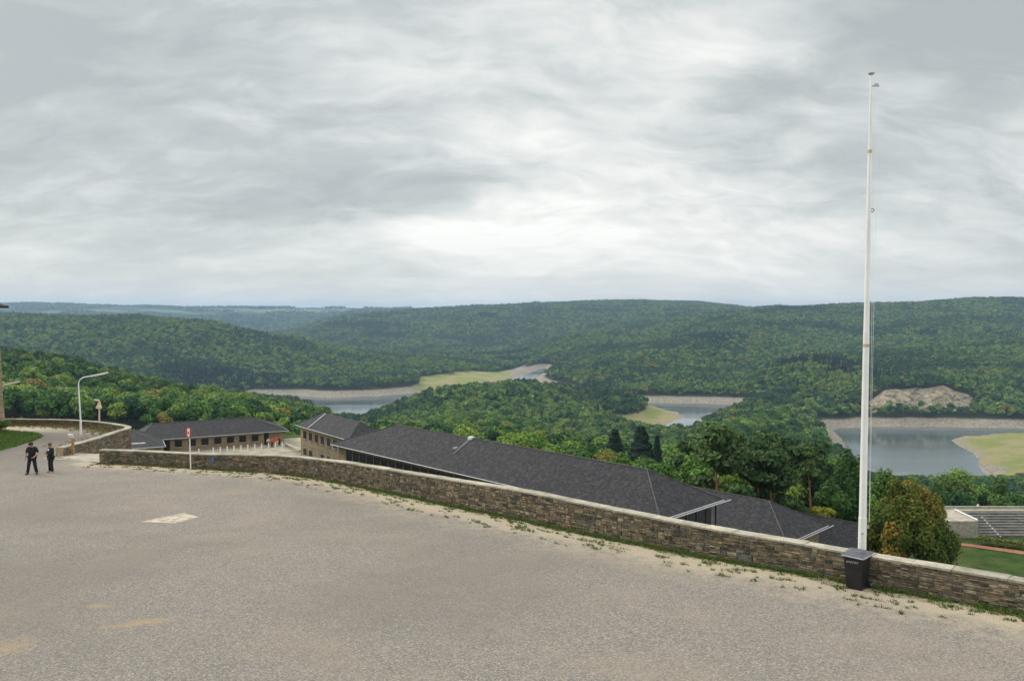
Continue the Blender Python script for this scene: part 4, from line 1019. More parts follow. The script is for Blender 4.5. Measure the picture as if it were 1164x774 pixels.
# 2: the long slate roof
d2 = np.array([-0.699, 0.715]); n2_ = np.array([0.715, 0.699])
wins = [(1.2 + i * 1.55, 2.5 + i * 1.55, -20.2, -18.1, 'window') for i in range(31)]
h2, q2 = house('long_stone_building', 'longest stone building, its dark slate roof rising just behind the wall', (12.4, 64.8), d2, n2_, 51.6, 10.0, -17.5, -14.75, -24.0, 7.6, 5.0, wins)
ep = MB()
for i in range(6):
    for zc_, hh in ((-19.2, 2.6),):
        ep.box(q2(0.15, 1.0 + i * 1.6, zc_), 0.14, 0.14, 3.0, 0.79)
ep.build('porch_post', M['dark_frame'], h2)
gl_ = MB(); gl_.add([q2(0.66, b, z) for z in (-20.5, -17.9) for b in (0.9, 9.1)], [(0, 1, 3, 2)]); gl_.build('pane', M['dark_glass'], h2)
g3 = MB(); g3.tube([q2(-0.55, -0.4, -17.55), q2(-0.55, 10.4, -17.55)], 0.06, 8); g3.build('gutter', M['grey_metal'], h2)
vt = MB(); rp = q2(29.5, 4.9, -14.75); vt.box(rp + Vector((0, 0, 0.03)), 0.6, 0.45, 0.32, R(45)); vt.build('roof_vent', M['white'], h2)
fl = MB(); a_, b_ = q2(29.5, 4.6, -14.95), q2(29.5, 2.2, -16.27)
up = Vector((0, 0, 0.05)); sd_v = V3(d2[0], d2[1], 0) * 0.22
fl.add([a_ - sd_v + up, a_ + sd_v + up, b_ + sd_v * .5 + up, b_ - sd_v * .5 + up], [(0, 1, 2, 3)]); fl.build('flashing_strip', simple('dull_lead', (0.07, 0.07, 0.075), .6), h2)
sk = MB(); sk.box(q2(30.1, 3.1, -15.75), 0.5, 0.35, 0.2, R(45)); sk.build('roof_hatch', M['grey_metal'], h2)
# 2b: wing set back at its left end
dw = np.array([0.617, -0.787]); nw = np.array([0.787, 0.617])
wins = []
Lw = 20.0; Aw2 = np.array([-37.5, 135.0]) + dw * Lw
for i in range(7):
    wins.append((Lw - 1.9 - i * 2.35 - 1.1, Lw - 1.9 - i * 2.35, -22.1, -20.8, 'window'))
    if i != 2: wins.append((Lw - 1.9 - i * 2.35 - 1.0, Lw - 1.9 - i * 2.35, -24.9, -23.8, 'window'))
h2b, q2b = house('stone_wing_building', 'two storey stone building with slate roof left of the long roof', Aw2, -dw, nw, Lw, 7.4, -19.9, -17.9, -26.2, 3.0, 3.5, wins, 0.6)
fl = MB(); a_, b_ = q2b(Lw - 4.2, 3.6, -17.85), q2b(Lw - 5.2, 0.0, -19.84); s3 = V3(dw[0], dw[1], 0) * 0.1
fl.add([a_ - s3 + up, a_ + s3 + up, b_ + s3 + up, b_ - s3 + up], [(0, 1, 2, 3)]); fl.build('flashing_strip', M['grey_metal'], h2b)
# 3 and 4: lower roofs stepping down to the right
d3 = np.array([-0.7, 0.714])
h3, q3 = house('lower_stone_building', 'lower slate roofed stone building right of the long roof, partly behind the wall', (28.85, 81.3), d3, n2_, 36, 10.0, -24.5, -21.7, -30.2, 5, 4.6, [(1.5 + i * 1.9, 2.8 + i * 1.9, -27.2, -25.3, 'window') for i in range(14)])
g3 = MB(); g3.tube([q3(-0.5, -0.4, -24.55), q3(-0.5, 10.4, -24.55)], 0.06, 8); g3.build('gutter', M['grey_metal'], h3)
h4, q4 = house('lowest_stone_building', 'lowest slate roof seen just left of the flagpole above the wall', (45.3, 94.6), d3, n2_, 34, 10.0, -30.8, -28.0, -35.5, 5, 4.6, [(1.5 + i * 1.9, 2.8 + i * 1.9, -33.5, -31.6, 'window') for i in range(10)])
# tower at the left edge
tw = empty('stone_tower', (-50, 63, g(63)), 'tall stone tower with an eave at the left edge of the photo', 'tower')
tz = [g(63) - 1.0, g(63) + 2.2, 0.35]
mb = MB()
def ring(z, e): return [V3(-44.35 + e, 67.6 + e, z), V3(-58 - e, 67.6 + e, z), V3(-58 - e, 55 - e, z), V3(-44.35 + e, 55 - e, z)]
rr = ring(tz[0], 0.28) + ring(tz[1], 0.12) + ring(0.2, 0.0)
mb.add(rr, [(i + 4 * k, (i + 1) % 4 + 4 * k, (i + 1) % 4 + 4 * k + 4, i + 4 * k + 4) for k in (0, 1) for i in range(4)] + [(8, 9, 10, 11)])
mb.build('wall', M['masonry'], tw)
mb = MB(); e_ = 0.55
a = ring(0.32, e_); b = ring(0.14, e_); top = V3(-51, 61.3, 3.4)
mb.add(a + b + [top], [(0, 1, 8), (1, 2, 8), (2, 3, 8), (3, 0, 8), (0, 4, 5, 1), (1, 5, 6, 2), (2, 6, 7, 3), (3, 7, 4, 0), (4, 7, 6, 5)]); mb.build('roof', M['slate'], tw)
mb = MB(); mb.box((-44.2, 67.45, -3.2), 0.3, 0.5, 0.12); mb.build('bracket', M['dark_frame'], tw)

# terrace in front of the left building: gravel yard with bollards
m, n = mat('yard_gravel'); co = n.n('ShaderNodeNewGeometry').outputs['Position']
f = n.noise(co, 0.5, 7, 0.7); c = n.mix(n.mr(f, 0.35, 0.65), (0.22, 0.20, 0.14), (0.37, 0.33, 0.25)); finish(n, c, 0.95); M['yard'] = m
sheet('yard', [(-70, 118, -25.78), (-39, 118, -25.78), (-36.5, 136, -25.78), (-37, 150, -25.78), (-41, 158, -25.78), (-66, 146, -25.78)], m, 0.0)
kb = MB(); kb.tube([P(325, 504.2, 148), P(332, 507.5, 143), P(341, 512.5, 136.5)], 0.24, 6); o = kb.build('kerb', M['coping']); tag(o, kind='structure')
BL = []
for i in range(12):
    px = 226 if i == 0 else 242.5 + (i - 1) * 7.85
    fr = (px - 226) / 92.0; Yb = 138.5 + fr * 7.0
    b_ = P(px, 510, Yb); z_ = -25.78
    if i == 0:
        bm_ = MB(); bm_.tube([(0, 0, -0.1), (0, 0, 0.98), (0, 0, 1.0)], [0.13, 0.13, 0.10], 10); me0 = bm_.build('bollard', M['white']).data
        bo = bpy.data.objects[-1] if False else [o_ for o_ in COL.objects if o_.data == me0][0]
        bandm = MB(); bandm.tube([(0, 0, 0.8), (0, 0, 0.86)], 0.135, 10); bd = bandm.build('band', M['red']); bd.parent = bo
    else:
        bo = bo0.copy(); COL.objects.link(bo); b2_ = bd0.copy(); COL.objects.link(b2_); b2_.parent = bo
    if i == 0: bo0, bd0 = bo, bd
    bo.location = (b_.x, Yb, z_)
    tag(bo, 'white bollard set apart at the left end of the row in the gravel yard' if i == 0 else 'white bollard in the evenly spaced row before the low stone building', 'bollard', 'white bollards in the gravel yard' if i else 'single white bollard')

# ------------------------------------------------------------------ sports ground far right
ST = 'structure'
X0, X1 = 100.0, 215.0
mb = MB(); Xs = 128.0
mb.box(((X0 + Xs) / 2, 219.5, -60.6), Xs - X0, 13.6, 5.2)           # upper road on its retaining wall
mb.box(((Xs + X1) / 2, 225.2, -60.6), X1 - Xs, 2.4, 5.2)
o = mb.build('sports_terrace_wall', M['coping']); tag(o, 'stone retaining wall holding up the pale road beyond the orange tree', 'wall')
sheet('sports_road', [(X0, 212.8, -57.99), (Xs, 212.8, -57.99), (Xs, 224.2, -57.99), (X1, 224.2, -57.99), (X1, 226.4, -57.99), (X0, 226.4, -57.99)], M['ramp'], 0.006)
m, n = mat('step_stone'); co = n.n('ShaderNodeNewGeometry').outputs['Position']
f = n.noise(n.n('ShaderNodeMapping', {'Vector': co, 'Scale': (0.5, 1, 1)}).outputs[0], 0.8, 6, 0.75); c = n.mix(n.mr(f, 0.35, 0.65), (0.085, 0.088, 0.08), (0.20, 0.185, 0.16)); finish(n, c, 0.93); M['step'] = m
sp_ = empty('stone_grandstand', (150, 218, -62.4), 'grey stone steps of the old grandstand below the pale road', 'grandstand')
mb = MB()
for i in range(9):
    y1_ = 224.0 - i * 1.22; z1_ = -58.35 - i * 0.45
    mb.box(((Xs + X1) / 2 + 0.3, y1_ - 0.61, z1_ - 1.5), X1 - Xs - 0.6, 1.214, 3.0)
mb.build('steps', M['step'], sp_)
mb = MB(); mb.tube([V3(Xs + 0.2, 224.2, -57.7), V3(Xs + 0.2, 213.2, -57.8)], 0.22, 6); mb.build('side_coping', M['white'], sp_)
mb = MB()
for xx in (134, 158): mb.add([V3(xx, 222, -58.85), V3(xx + .5, 222, -58.85), V3(xx + .5, 212.5, -62.3), V3(xx, 212.5, -62.3)], [(0, 1, 2, 3)])
mb.build('stair_edge', M['ramp'], sp_)
def low_wall(name, pts, hgt, label):
    pp = Path(np.array(pts)); zf = lambda y: -57.98
    mb = MB()
    for i in range(len(pts) - 1):
        a, b = Vector((*pts[i], 0)), Vector((*pts[i + 1], 0)); c_ = (a + b) / 2; mb.box((c_.x, c_.y, -57.98 + hgt / 2), (b - a).length + 0.02, 0.5, hgt, math.atan2(b.y - a.y, b.x - a.x))
    return tag(mb.build(name, M['coping']), label, 'wall')
spw = low_wall('sports_parapet_wall', [(X0, 226.4), (135, 226.6), (150, 225.8), (190, 223.2)] if False else [(X0, 226.2), (138, 226.2), (X1, 225.6)], 0.75, 'thin pale parapet wall along the far side of the sports ground road')
gn = MB()
for xx in (108, 136): gn.box((xx, 226.2, -57.0), 0.45, 0.45, 0.5)
gn.build('parapet_knob', M['white'], spw)
# hedge, red path
hb = []; r_ = np.random.default_rng(12)
hn = 9000; hu = r_.uniform(0, 1, hn); hx = 125.2 + hu * 36; hy = 207.0 - hu * 19.5 + r_.uniform(-1.2, 1.2, hn); hz2 = -62.5 + (r_.random(hn) ** 0.5) * (1.6 + 0.5 * vnoise(hx / 3, hy, 4))
Vh, Fh = leaves(np.stack([hx, hy, hz2], 1), unit(hn, r_), 0.42, r_, 1.0)
iv = MB(); iv.box((143.2, 197.3, -61.9), 40, 1.9, 1.3, math.atan2(-19.5, 36))
off = len(Vh); Vh = np.concatenate([Vh, np.array(iv.v)]); Fh = np.concatenate([Fh, np.array(iv.f) + off])
M['hedge'] = foliage_mat('hedge_leaves', (0.06, 0.09, 0.015), (0.13, 0.16, 0.03), (0.2, 0.21, 0.04), (0.2, 0.2, 0.03), 0.01, False)
ho = link('hedge', quadtri_mesh('hedge', Vh, Fh, np.r_[r_.random(hn), np.full(6, .2)], M['hedge'])); tag(ho, 'trimmed yellow green hedge beside the red path on the sports ground', 'hedge')
m, n = mat('red_cinder'); co = n.n('ShaderNodeNewGeometry').outputs['Position']; f = n.noise(co, 0.6, 5, .7)
finish(n, n.mix(n.mr(f, .35, .65), (0.22, 0.095, 0.05), (0.32, 0.15, 0.085)), 0.95)
sheet('red_path', [(112, 212.8, -62.45), (108, 212.8, -62.45), (117, 207.0, -62.45), (130.5, 197.8, -62.45), (160, 177.5, -62.45), (160, 181.5, -62.45), (131, 201.3, -62.45)], m, 0.0)
#==DETAIL==
# ------------------------------------------------------------------ street furniture
def arm_lamp(label, base, top, arm, head0, head1, group=None):
    r_ = empty('street_lamp', tuple(base), label, 'street lamp', group)
    base, top, arm, head0, head1 = map(Vector, (base, top, arm, head0, head1))
    mb = MB(); mb.tube([base - Vector((0, 0, .2)), base + Vector((0, 0, 1.1)), base + Vector((0, 0, 1.15)), top], [0.085, 0.085, 0.06, 0.052], 10)
    mb.build('pole', M['white'], r_)
    mb = MB(); c1 = top.lerp(arm, 0.35) + Vector((0, 0, (arm.z - top.z) * .35)); pts = []
    ctrl = top + Vector((0, 0, (arm.z - top.z) * 0.8))
    for i in range(9):
        t = i / 8; pts.append(top * (1 - t) ** 2 + ctrl * 2 * t * (1 - t) + arm * t * t)
    mb.tube(pts + [head0], 0.045, 8); mb.build('arm', M['white'], r_)
    mb = MB(); d = head1 - head0; L = d.length; rot_ = d.to_track_quat('X', 'Z').to_matrix()
    mb.box((head0 + head1) / 2, L, 0.2, 0.10, ax=rot_); mb.box((head0 + head1) / 2 + Vector((0, 0, -0.07)), L * .8, 0.14, 0.05, ax=rot_)
    mb.build('lamp_head', M['white'], r_, bevel=0.02)
    return r_
b_ = G(92, 494); Yl = b_.y
arm_lamp('white bent arm street lamp standing on the curved left terrace', b_, P(89.2, 438, Yl), P(96, 428.6, Yl), P(101, 427.8, Yl), P(122.5, 423.5, Yl))
b2 = V3(P(-1, 480, 73).x, 73, g(73)); arm_lamp('street lamp behind the tower with only its white head showing', b2, P(-2.5, 446, 73), P(2, 438.3, 73), P(4, 437.6, 73), P(21.5, 433.8, 73))
b3 = V3(P(128, 520, 86).x, 86, -19.5); arm_lamp('street lamp at the foot of the ramp, its white head just above the wall', b3, P(127, 513, 86), P(131, 506.5, 86), P(146, 504.6, 86), P(165, 503.4, 86))
# pale post with a small box and an arm
b_ = G(113, 486); Yp = b_.y
r_ = empty('lantern_post', tuple(b_), 'pale wooden post carrying a bell shaped box under a short arm on the terrace', 'post')
mb = MB(); mb.tube([b_, P(112.8, 464, Yp)], 0.07, 8); mb.build('post', M['pale_wood'], r_)
mb = MB(); mb.tube([P(112.8, 464.5, Yp), P(113.3, 457.5, Yp), P(112.6, 455.2, Yp), P(107.2, 454.4, Yp)], [0.11, 0.09, 0.085, 0.07], 8); mb.build('arm', M['pale_wood'], r_)
mb = MB(); c_ = P(112.4, 464, Yp); t_ = P(112.8, 457.2, Yp)
mb.tube([c_, c_ + Vector((0, 0, .05)), t_], [0.27, 0.26, 0.10], 8); mb.build('box', M['pale_wood'], r_)
# visitors' lectern at the head of the ramp
b_ = G(83.5, 516.5); Yq = b_.y
r_ = empty('notice_post', tuple(b_), 'brown wooden post with a tilted white notice board at the head of the ramp', 'notice board')
mb = MB(); mb.box((b_ + P(82.2, 498, Yq)) / 2, 0.13, 0.13, (P(82.2, 498, Yq) - b_).length); mb.build('post', M['wood'], r_)
mb = MB(); mb.box(P(81.3, 494.8, Yq) + Vector((0, -.08, 0)), 0.30, 0.05, 0.22, ax=Matrix.Rotation(R(35), 3, 'X')); mb.build('board', M['white'], r_)
# red and white sign at the wall
b_ = G(217.8, 533.2) + Vector((0, -0.12, 0)); Ys = b_.y
r_ = empty('warning_sign', tuple(b_), 'red and white sign plate on a thin white post standing against the wall', 'sign')
mb = MB(); mb.tube([b_, P(215.6, 499, Ys)], 0.035, 8); mb.build('post', M['white'], r_)
def plate(w_, h_, y, rad):
    pts = []
    for cx_, cz_, a0 in ((w_ / 2 - rad, h_ / 2 - rad, 0), (-w_ / 2 + rad, h_ / 2 - rad, 90), (-w_ / 2 + rad, -h_ / 2 + rad, 180), (w_ / 2 - rad, -h_ / 2 + rad, 270)):
        for k in range(5): a = R(a0 + k * 22.5); pts.append((cx_ + rad * math.cos(a), cz_ + rad * math.sin(a)))
    return pts
def plate_mesh(name, c_, w_, h_, rad, dep, material, parent):
    mb = MB(); p_ = plate(w_, h_, 0, rad); n_ = len(p_)
    vs = [V3(c_.x + a, c_.y - dep, c_.z + b) for a, b in p_] + [V3(c_.x + a, c_.y, c_.z + b) for a, b in p_]
    mb.add(vs, [tuple(range(n_)), tuple(range(2 * n_ - 1, n_ - 1, -1))] + [(i, n_ + i, n_ + (i + 1) % n_, (i + 1) % n_) for i in range(n_)]); return mb.build(name, material, parent)
cs = P(214.6, 491.2, Ys) + Vector((0, -0.045, 0))
pl_ = plate_mesh('panel', cs, 0.30, 0.54, 0.12, 0.02, M['red'], r_)
o = plate_mesh('white_field', cs + Vector((0.01, -0.022, 0)), 0.13, 0.46, 0.05, 0.006, M['white'], None); o.parent = pl_; o.location = (0, 0, 0)
o = plate_mesh('symbol', cs + Vector((0.01, -0.030, -0.02)), 0.07, 0.1, 0.02, 0.005, M['black'], None); o.parent = pl_; o.location = (0, 0, 0)
M['blue'] = simple('blue_paint', (0.04, 0.15, 0.55), 0.5)
u_ = np.argmin(np.abs((MAIN[:, 0] / MAIN[:, 1] * F + 582) - 243)); bx_, by_ = mainp.at(mainp.s[u_], 0.06)
o = plate_mesh('blue_tag', V3(bx_, by_ - .02, g(by_) + 0.56), 0.14, 0.2, 0.02, 0.02, M['blue'], None); tag(o, 'small blue tag fixed to the stone wall right of the sign', 'tag')

# flagpole
Yf = 22.4; fb = V3(P(979.2, 660, Yf).x, Yf, g(Yf)); ft = P(989.2, 86, Yf); ft.x = fb.x + 0.03
r_ = empty('flagpole', tuple(fb), 'tall white flagpole without a flag behind the black bin', 'flagpole')
mb = MB(); H_ = ft.z - fb.z
mb.tube([fb, fb.lerp(ft, 0.13), fb.lerp(ft, 0.131), fb.lerp(ft, 0.5), fb.lerp(ft, 0.505), fb.lerp(ft, 0.85), fb.lerp(ft, 0.855), ft], [0.112, 0.110, 0.102, 0.083, 0.078, 0.056, 0.050, 0.034], 16)
mb.build('pole', M['white'], r_, smooth=False)
mb = MB(); mb.tube([ft, ft + V3(0, 0, .05), ft + V3(0, 0, .07), ft + V3(0, 0, .1)], [0.03, 0.09, 0.09, 0.02], 12); mb.build('finial', M['grey_metal'], r_)
mb = MB(); pa = ft - V3(0, 0, .3); mb.box(pa + V3(.11, -.02, 0), 0.20, 0.035, 0.035); mb.box(pa + V3(.14, -.02, .03), 0.10, 0.05, 0.07); mb.build('pulley_arm', M['grey_metal'], r_)
for dx_ in (0.10, 0.2):
    mb = MB(); pts = []
    for k in range(9):
        f_ = k / 8; pts.append(pa.lerp(V3(fb.x + .16, Yf - .05, -6.1), f_) + V3(dx_ * (1 - f_ * .9), 0, 0))
    mb.tube(pts, 0.0042, 5); mb.build('halyard', M['white'], r_)
mb = MB(); rg = P(991.6, 239, Yf); 
mb.tube([rg + V3(.045 * math.cos(a), 0, .045 * math.sin(a)) for a in np.linspace(0, 6.283, 13)], 0.011, 5); mb.build('ring', M['dark_frame'], r_)
mb = MB(); c_ = P(983.0, 599, Yf); mb.box(c_ + V3(0.03, -.03, 0), 0.16, 0.05, 0.035); mb.box(c_ + V3(.09, -.03, .02), .035, .04, .10); mb.box(c_ + V3(-.13, -.13, -.15), .05, .04, .05); mb.build('cleat', M['grey_metal'], r_)
for f_ in (0.47, 0.85):
    mb = MB(); q_ = fb.lerp(ft, f_); mb.tube([q_, q_ + V3(0, 0, .09)], 0.088 if f_ < .6 else 0.062, 12); mb.build('collar', simple('rusty_paint', (0.5, 0.4, 0.3), 0.7), r_)

# wheelie bin: local space, front towards -Y
def wheelie_bin(loc, rz):
    r_ = empty('wheelie_bin', loc, 'black wheelie bin with a dented grey lid at the foot of the flagpole', 'bin', None, rz); r_['local'] = 1
    def prof(z, w_, d_, yo=0): return [V3(-w_ / 2, -d_ / 2 + yo, z), V3(w_ / 2, -d_ / 2 + yo, z), V3(w_ / 2, d_ / 2 + yo, z), V3(-w_ / 2, d_ / 2 + yo, z)]
    mb = MB(); lv = [(0.02, 0.44, 0.46), (0.30, 0.47, 0.53), (0.80, 0.52, 0.62), (0.82, 0.52, 0.62), (0.90, 0.535, 0.64), (0.96, 0.54, 0.65)]
    vs = []
    for z, w_, d_ in lv: vs += prof(z, w_, d_)
    fs = [(4 * i + k, 4 * i + (k + 1) % 4, 4 * i + 4 + (k + 1) % 4, 4 * i + 4 + k) for i in range(len(lv) - 1) for k in range(4)] + [(3, 2, 1, 0)]
    mb.add(vs, fs); mb.build('body', M['black'], r_, bevel=0.025)
    mb = MB(); mb.box((0, -0.31, 0.93), 0.57, 0.05, 0.055); mb.box((0.28, 0, 0.93), 0.03, 0.62, 0.055); mb.box((-0.28, 0, 0.93), 0.03, 0.62, 0.055); mb.build('rim', M['black'], r_, bevel=0.008)
    M['lid'] = simple('scuffed_lid_plastic', (0.06, 0.06, 0.07), 0.42, 0.5, 9.0, 0, 0.6)
    mb = MB(); a = [V3(x, y, 0.975 + 0.035 * (1 - (x / .31) ** 2) * (1 if -.25 < y < .25 else .3) + 0.05 * (y + .36)) for y in (-.365, -.25, 0, .25, .36) for x in (-.31, -.2, 0, .2, .31)]
    nn_ = len(a); b = [v - V3(0, 0, .045) for v in a]
    fs = [(5 * j + i, 5 * j + i + 1, 5 * j + i + 6, 5 * j + i + 5) for j in range(4) for i in range(4)]; fs += [tuple(nn_ + q for q in f[::-1]) for f in fs]
    edge = [0, 1, 2, 3, 4, 9, 14, 19, 24, 23, 22, 21, 20, 15, 10, 5]
    fs += [(edge[i], nn_ + edge[i], nn_ + edge[(i + 1) % 16], edge[(i + 1) % 16]) for i in range(16)]
    mb.add(a + b, fs); lid = mb.build('lid', M['lid'], r_)
    mb = MB(); mb.box((0, -0.372, 0.958), 0.60, 0.014, 0.03); mb.box((.317, 0, .965), .014, .70, .025); o = mb.build('lid_rim', simple('rim_reflection', (0.55, 0.55, 0.6), 0.35), None, bevel=.004); o.parent = lid  # pale colour paints the whitish reflections along the lid edge
    mb = MB(); mb.tube([V3(-.2, .33, .92), V3(-.2, .43, .97), V3(.2, .43, .97), V3(.2, .33, .92)], 0.017, 8); mb.build('handle', M['black'], r_)
    mb = MB(); mb.tube([V3(-.28, .25, .1), V3(.28, .25, .1)], .015, 8); mb.build('axle', M['grey_metal'], r_)
    for s in (-1, 1):
        mb = MB(); mb.tube([V3(s * .24, .25, .1), V3(s * .245, .25, .1), V3(s * .295, .25, .1), V3(s * .3, .25, .1)], [.07, .1, .1, .07], 20); w_ = mb.build('wheel', M['black'], r_)
        mb = MB(); mb.tube([V3(s * .295, .25, .1), V3(s * .305, .25, .1)], .035, 12); o = mb.build('hub', M['grey_metal'], None); o.parent = w_
    # worn white lettering, unreadable in the photo: strokes of uneven letters on the front
    mb = MB()
    for i in range(6):
        x = -.17 + i * .056; yb = -0.318; z = .79 + i * .004
        mb.box((x, yb, z), .012, .006, .058, ax=Matrix.Rotation(R(12), 3, 'Y')); 
        if i % 2: mb.box((x + .014, yb, z + .022), .024, .006, .011)
        else: mb.box((x + .012, yb, z - .006), .020, .006, .011)
    mb.build('lettering', simple('worn_lettering', (0.55, 0.56, 0.58), 0.6), r_)
    return r_
bb = G(972.5, 671.5)
wheelie_bin((bb.x + .17, bb.y + 0.30, g(bb.y + .3)), R(-44))
# scrap of paper caught behind the bin
m_ = MB(); c_ = V3(bb.x + .36, bb.y + .42, g(bb.y) + .48); m_.add([c_, c_ + V3(.1, .02, -.02), c_ + V3(.06, .0, .17), c_ + V3(-.02, .03, .12)], [(0, 1, 2), (0, 2, 3)])
c2 = [Vector(v) + V3(0, .01, 0) for v in m_.v[:4]]; m_.add(c2, [(0, 2, 1), (0, 3, 2)])
o = m_.build('paper_scrap', M['white']); tag(o, 'crumpled scrap of white paper stuck between bin and wall', 'litter')
# fallen twig by the wall
cur = G(941, 655); m_ = MB(); m_.tube([cur + V3(0, .1, .02), cur + V3(.1, .0, .2), cur + V3(.22, -.02, .03)], [.012, .01, .006], 5); o = m_.build('dry_twig', M['pale_wood']); tag(o, 'pale dry twig lying at the wall left of the bin', 'twig')

# ------------------------------------------------------------------ people
def skin(name, verts, edges, rad, material, parent, root=0, sub=1):
    me = bpy.data.meshes.new(name); me.from_pydata([tuple(v) for v in verts], edges, [])
    o = bpy.data.objects.new(name, me); COL.objects.link(o); me.materials.append(material)
    md = o.modifiers.new('skin', 'SKIN'); md.use_smooth_shade = True
    sv = me.skin_vertices[0].data
    for i, r0 in enumerate(rad):
        sv[i].radius = (r0, r0) if isinstance(r0, (int, float)) else r0
        sv[i].use_root = (i == root)
    s_ = o.modifiers.new('sub', 'SUBSURF'); s_.levels = sub; s_.render_levels = sub
    if parent: o.parent = parent
    return o
M['skin'] = simple('skin', (0.48, 0.27, 0.19), 0.6, 0.06)
M['black_cloth'] = simple('black_cloth', (0.012, 0.012, 0.016), 0.9, 0.3, 12)
M['hair'] = simple('brown_hair', (0.10, 0.055, 0.03), 0.8)
def person(loc, face, height, label, pose, top, legs, shoes, hairm=None, cap=None, group=None, logo=False, bulk=1.0):
    """face: degrees, 0 looks to -Y (the camera); joints in metres for a 1.78 m figure"""
    k = height / 1.78
    r_ = empty('person', loc, label, 'person', group, R(face)); r_.scale = (k * 1.06, k * 1.06, k); r_['local'] = 1
    J = dict(pel=(0, 0, .97), wai=(0, .01, 1.10), che=(0, .01, 1.30), nek=(0, .0, 1.49), hd0=(0, -.02, 1.56), hd1=(0, -.04, 1.64), hd2=(0, -.03, 1.72),
             shl=(.19, .01, 1.43), shr=(-.19, .01, 1.43), hil=(.10, 0, .90), hir=(-.10, 0, .90),
             kl=(.13, -.03, .50), kr=(-.13, -.02, .50), al=(.16, .02, .09), ar=(-.17, .02, .09), tl=(.18, -.15, .035), tr=(-.19, -.15, .035))
    J.update(pose)
    J = {a: Vector(b) for a, b in J.items()}
    order_ = ['pel', 'wai', 'che', 'nek', 'hd0', 'hd1', 'hd2', 'shl', 'el', 'wl', 'fl', 'shr', 'er', 'wr', 'fr', 'hil', 'kl', 'al', 'tl', 'hir', 'kr', 'ar', 'tr']
    E = [('pel', 'wai'), ('wai', 'che'), ('che', 'nek'), ('nek', 'hd0'), ('hd0', 'hd1'), ('hd1', 'hd2'), ('che', 'shl'), ('shl', 'el'), ('el', 'wl'), ('wl', 'fl'), ('che', 'shr'), ('shr', 'er'), ('er', 'wr'), ('wr', 'fr'),
         ('pel', 'hil'), ('hil', 'kl'), ('kl', 'al'), ('al', 'tl'), ('pel', 'hir'), ('hir', 'kr'), ('kr', 'ar'), ('ar', 'tr')]
    ix = {a: i for i, a in enumerate(order_)}
    rad = dict(pel=.125, wai=.12, che=.13, nek=.055, hd0=.07, hd1=.095, hd2=.07, shl=.06, el=.042, wl=.028, fl=.03, shr=.06, er=.042, wr=.028, fr=.03, hil=.085, kl=.058, al=.04, tl=.035, hir=.085, kr=.058, ar=.04, tr=.035)
    skin('body', [J[a] for a in order_], [(ix[a], ix[b]) for a, b in E], [rad[a] for a in order_], M['skin'], r_)
    # hands: palm with five bent fingers
    for sd_, w0, f0 in ((1, 'wl', 'fl'), (-1, 'wr', 'fr')):
        d = (J[f0] - J[w0]).normalized(); sx_ = d.cross(Vector((0, 1, 0))); sx_ = sx_.normalized() if sx_.length > .1 else Vector((1, 0, 0)); cu_ = d.cross(sx_)
        vs = [J[w0] + d * .02, J[w0] + d * .075]; es = [(0, 1)]; rr_ = [.026, .034]
        for q_, ln in zip((-1.2, -.4, .4, 1.2), (.075, .09, .085, .065)):
            b0 = J[w0] + d * .085 + sx_ * q_ * .018; i = len(vs); vs += [b0, b0 + d * ln * .55, b0 + d * ln * .95 + cu_ * .02]; es += [(1, i), (i, i + 1), (i + 1, i + 2)]; rr_ += [.0095, .009, .008]
        i = len(vs); vs += [J[w0] + d * .04 + sx_ * .035, J[w0] + d * .085 + sx_ * .05 + cu_ * .015]; es += [(0, i), (i, i + 1)]; rr_ += [.012, .009]
        skin('hand', vs, es, rr_, M['skin'], r_, 1)
    sl = pose.get('sleeve', 1.0) if False else pose_sleeve
    # upper garment
    wl_ = J['el'].lerp(J['wl'], sl) if sl > 0 else J['shl'].lerp(J['el'], 1 + sl); wr__ = J['er'].lerp(J['wr'], sl) if sl > 0 else J['shr'].lerp(J['er'], 1 + sl)
    vv = [J['pel'] + V3(0, 0, -.06), J['wai'], J['che'], J['nek'] + V3(0, 0, -.03), J['shl'], J['el'] if sl > 0 else J['shl'].lerp(J['el'], .55), wl_, J['shr'], J['er'] if sl > 0 else J['shr'].lerp(J['er'], .55), wr__]
    b = bulk
    skin('jacket' if sl > .5 else 'shirt', vv, [(0, 1), (1, 2), (2, 3), (2, 4), (4, 5), (5, 6), (2, 7), (7, 8), (8, 9)], [.165 * b, .165 * b, .175 * b, .075, .085, .072, .055 if sl > 0 else .07, .085, .072, .055 if sl > 0 else .07], top, r_)
    vv = [J['pel'] + V3(0, 0, -.02), J['hil'], J['kl'], J['al'] + V3(0, -.01, -.035), J['hir'], J['kr'], J['ar'] + V3(0, -.01, -.035)]
    skin('trousers', vv, [(0, 1), (1, 2), (2, 3), (0, 4), (4, 5), (5, 6)], [.15, .115, .088, .082, .115, .088, .082], legs, r_)
    for a_, t__ in (('al', 'tl'), ('ar', 'tr')):
        skin('shoe', [J[a_] + V3(0, .05, -.045), J[a_] + V3(0, -.04, -.05), J[t__] + V3(0, -.02, .01)], [(0, 1), (1, 2)], [.055, .058, .048], shoes, r_, 1)
    hd = J['hd1']; fd = Vector((0, -1, 0))
    if hairm:
        iv, if_ = ICO[2]; vv = [Vector(v) * .108 for v in iv]; vv = [V3(v.x * .95, v.y * 1.08 + .018, v.z * 1.05 + .035) + hd for v in vv if True]
        keepf = [f for f in if_.tolist() if not all((vv[i] - hd).y < -.02 and (vv[i] - hd).z < .075 for i in f) and not all((vv[i] - hd).z < -.04 for i in f)]
        mb = MB(); mb.add(vv, keepf); mb.build('hair', hairm, None, True).parent = r_
